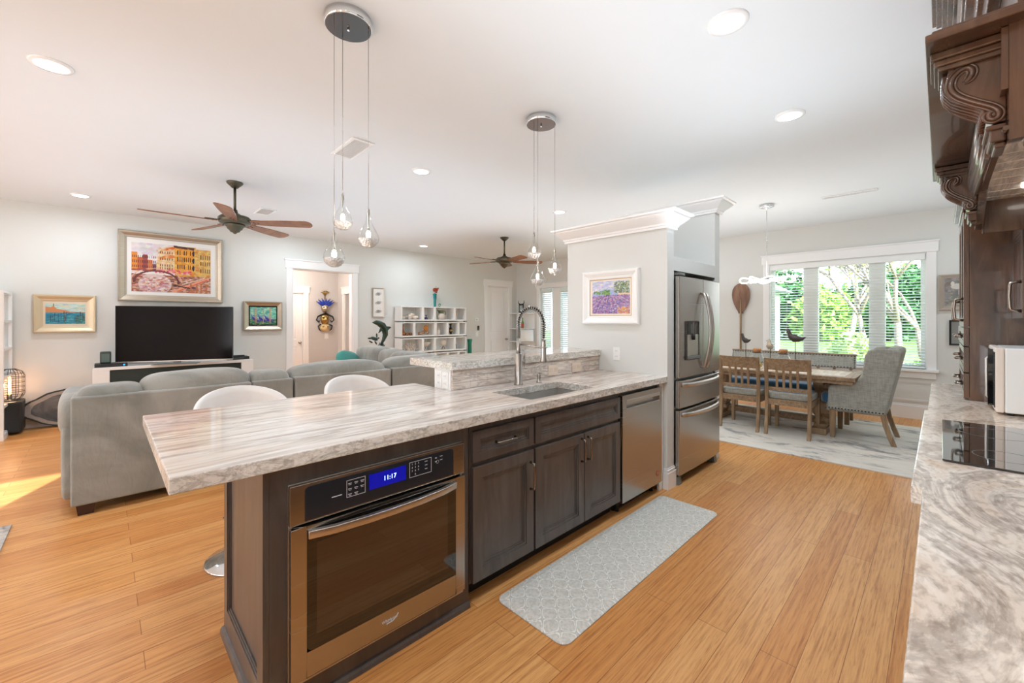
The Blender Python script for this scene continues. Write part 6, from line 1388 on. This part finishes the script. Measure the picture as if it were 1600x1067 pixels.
for i,(u,t_,r_,h_,mt,lab) in enumerate(((.60,34,3.0,5.5,'leafd','far dark green tree crown behind the left pane'),(.68,37,3.0,4.6,'leafl','far light green tree crown behind the left mullion'),(.745,30,1.9,3.3,'leafl','round bright green shrub across the lawn in the middle pane'),(.80,34,2.4,3.8,'leafd','dark green shrub across the lawn in the middle pane'),(.85,38,3.0,4.6,'leafl','far light green tree crown behind the right mullion'),(.905,29,2.2,4.6,'leafd','large dark green shrub across the lawn in the right pane'),(.965,32,2.6,5.4,'leafd','tall dark green tree crown at the right edge of the garden'))):
    x_,y_=far(t_,u); bush('leafy_shrub',lab,x_,y_,r_,h_,M[mt],4200,.42,20+i)
def tree(label,x,y,h,seed,r0=.09,lean=.1,crown_r=1.4,n=700):
    t=T('garden_tree',label,'tree',(x,y,GZ),'bare-trunked trees in the garden'); rd=random.Random(seed); m=MB(); tips=[]
    def br(p,d,L,r_,k):
        q=p+d*L*.5+Vector((rd.uniform(-.05,.05),rd.uniform(-.05,.05),0))*L; e=p+d*L; m.tube([p,q,e],[r_,r_*.85,r_*.7],8)
        if k==0: tips.append(e); return
        for _ in range(3 if k>1 else 2):
            a=rd.uniform(0,2*PI); dd=(d+Vector((math.cos(a),math.sin(a),rd.uniform(-.1,.35)))*rd.uniform(.45,.75)).normalized(); br(e,dd,L*rd.uniform(.55,.85),r_*.6,k-1)
    br(Vector((x,y,GZ)),Vector((rd.uniform(-lean,lean),rd.uniform(-lean,lean),1)).normalized(),h*.33,r0,3)
    B('trunk',m,M['bark'],t); lf=MB()
    for e in tips: leaves(lf,e,(.35,.35,.3),max(4,n//len(tips)),.13,rd.randint(0,999))
    B('foliage',lf,M['leafy'],t)
tree('slender pale-barked tree behind the right-hand pane, nearest the window',12.4,.62,4.4,11,.085,.2,n=110)
tree('branching pale-barked tree behind the middle pane',15.0,1.45,5.0,12,.08,.25,n=140)
tree('leaning pale-barked tree seen at the right edge of the window',14.6,.18,4.0,13,.07,.45,n=90)
tree('distant pale-barked tree on the lawn',22.5,2.9,6.5,15,.12,.2,n=260)
# neighbouring house wing at the left of the window
t=T('neighbour_house','pale grey house wing with a dark roof seen through the left panes','house',(15,8,GZ))
B('wall',MB().box(13,22,5.1,11,GZ,2.6),M['stucco'],t); B('roof',MB().prism([(4.6,2.6),(8,4.6),(11.5,2.6)],'x',12.6,22.4),M['roofm'],t); B('window',MB().box(12.98,13.0,5.6,6.6,.9,2.0),M['bglass'],t)
t=T('garden_post','white porch post outside the left window pane','post',(9.6,2.42,GZ)); B('shaft',MB().box(9.52,9.68,2.34,2.50,GZ,2.9),M['white'],t,bevel=.006); B('plinth',MB().box(9.48,9.72,2.30,2.54,GZ,GZ+.2),M['white'],t,bevel=.006)
t=T('patio_chair','maroon cushioned patio chair outside the far sliding door','chair',(9.6,7.3,GZ+.06)); B('seat',MB().box(9.3,9.9,7.0,7.6,.30,.42),M['maroon'],t,bevel=.03); B('backrest',MB().box(9.85,9.97,7.0,7.6,.42,.95),M['maroon'],t,bevel=.03)
for x in (9.33,9.87):
    for y in (7.03,7.57): B('leg',MB().cyl((x,y,GZ+.06),.02,.36-GZ-.06),M['blackp'],t)
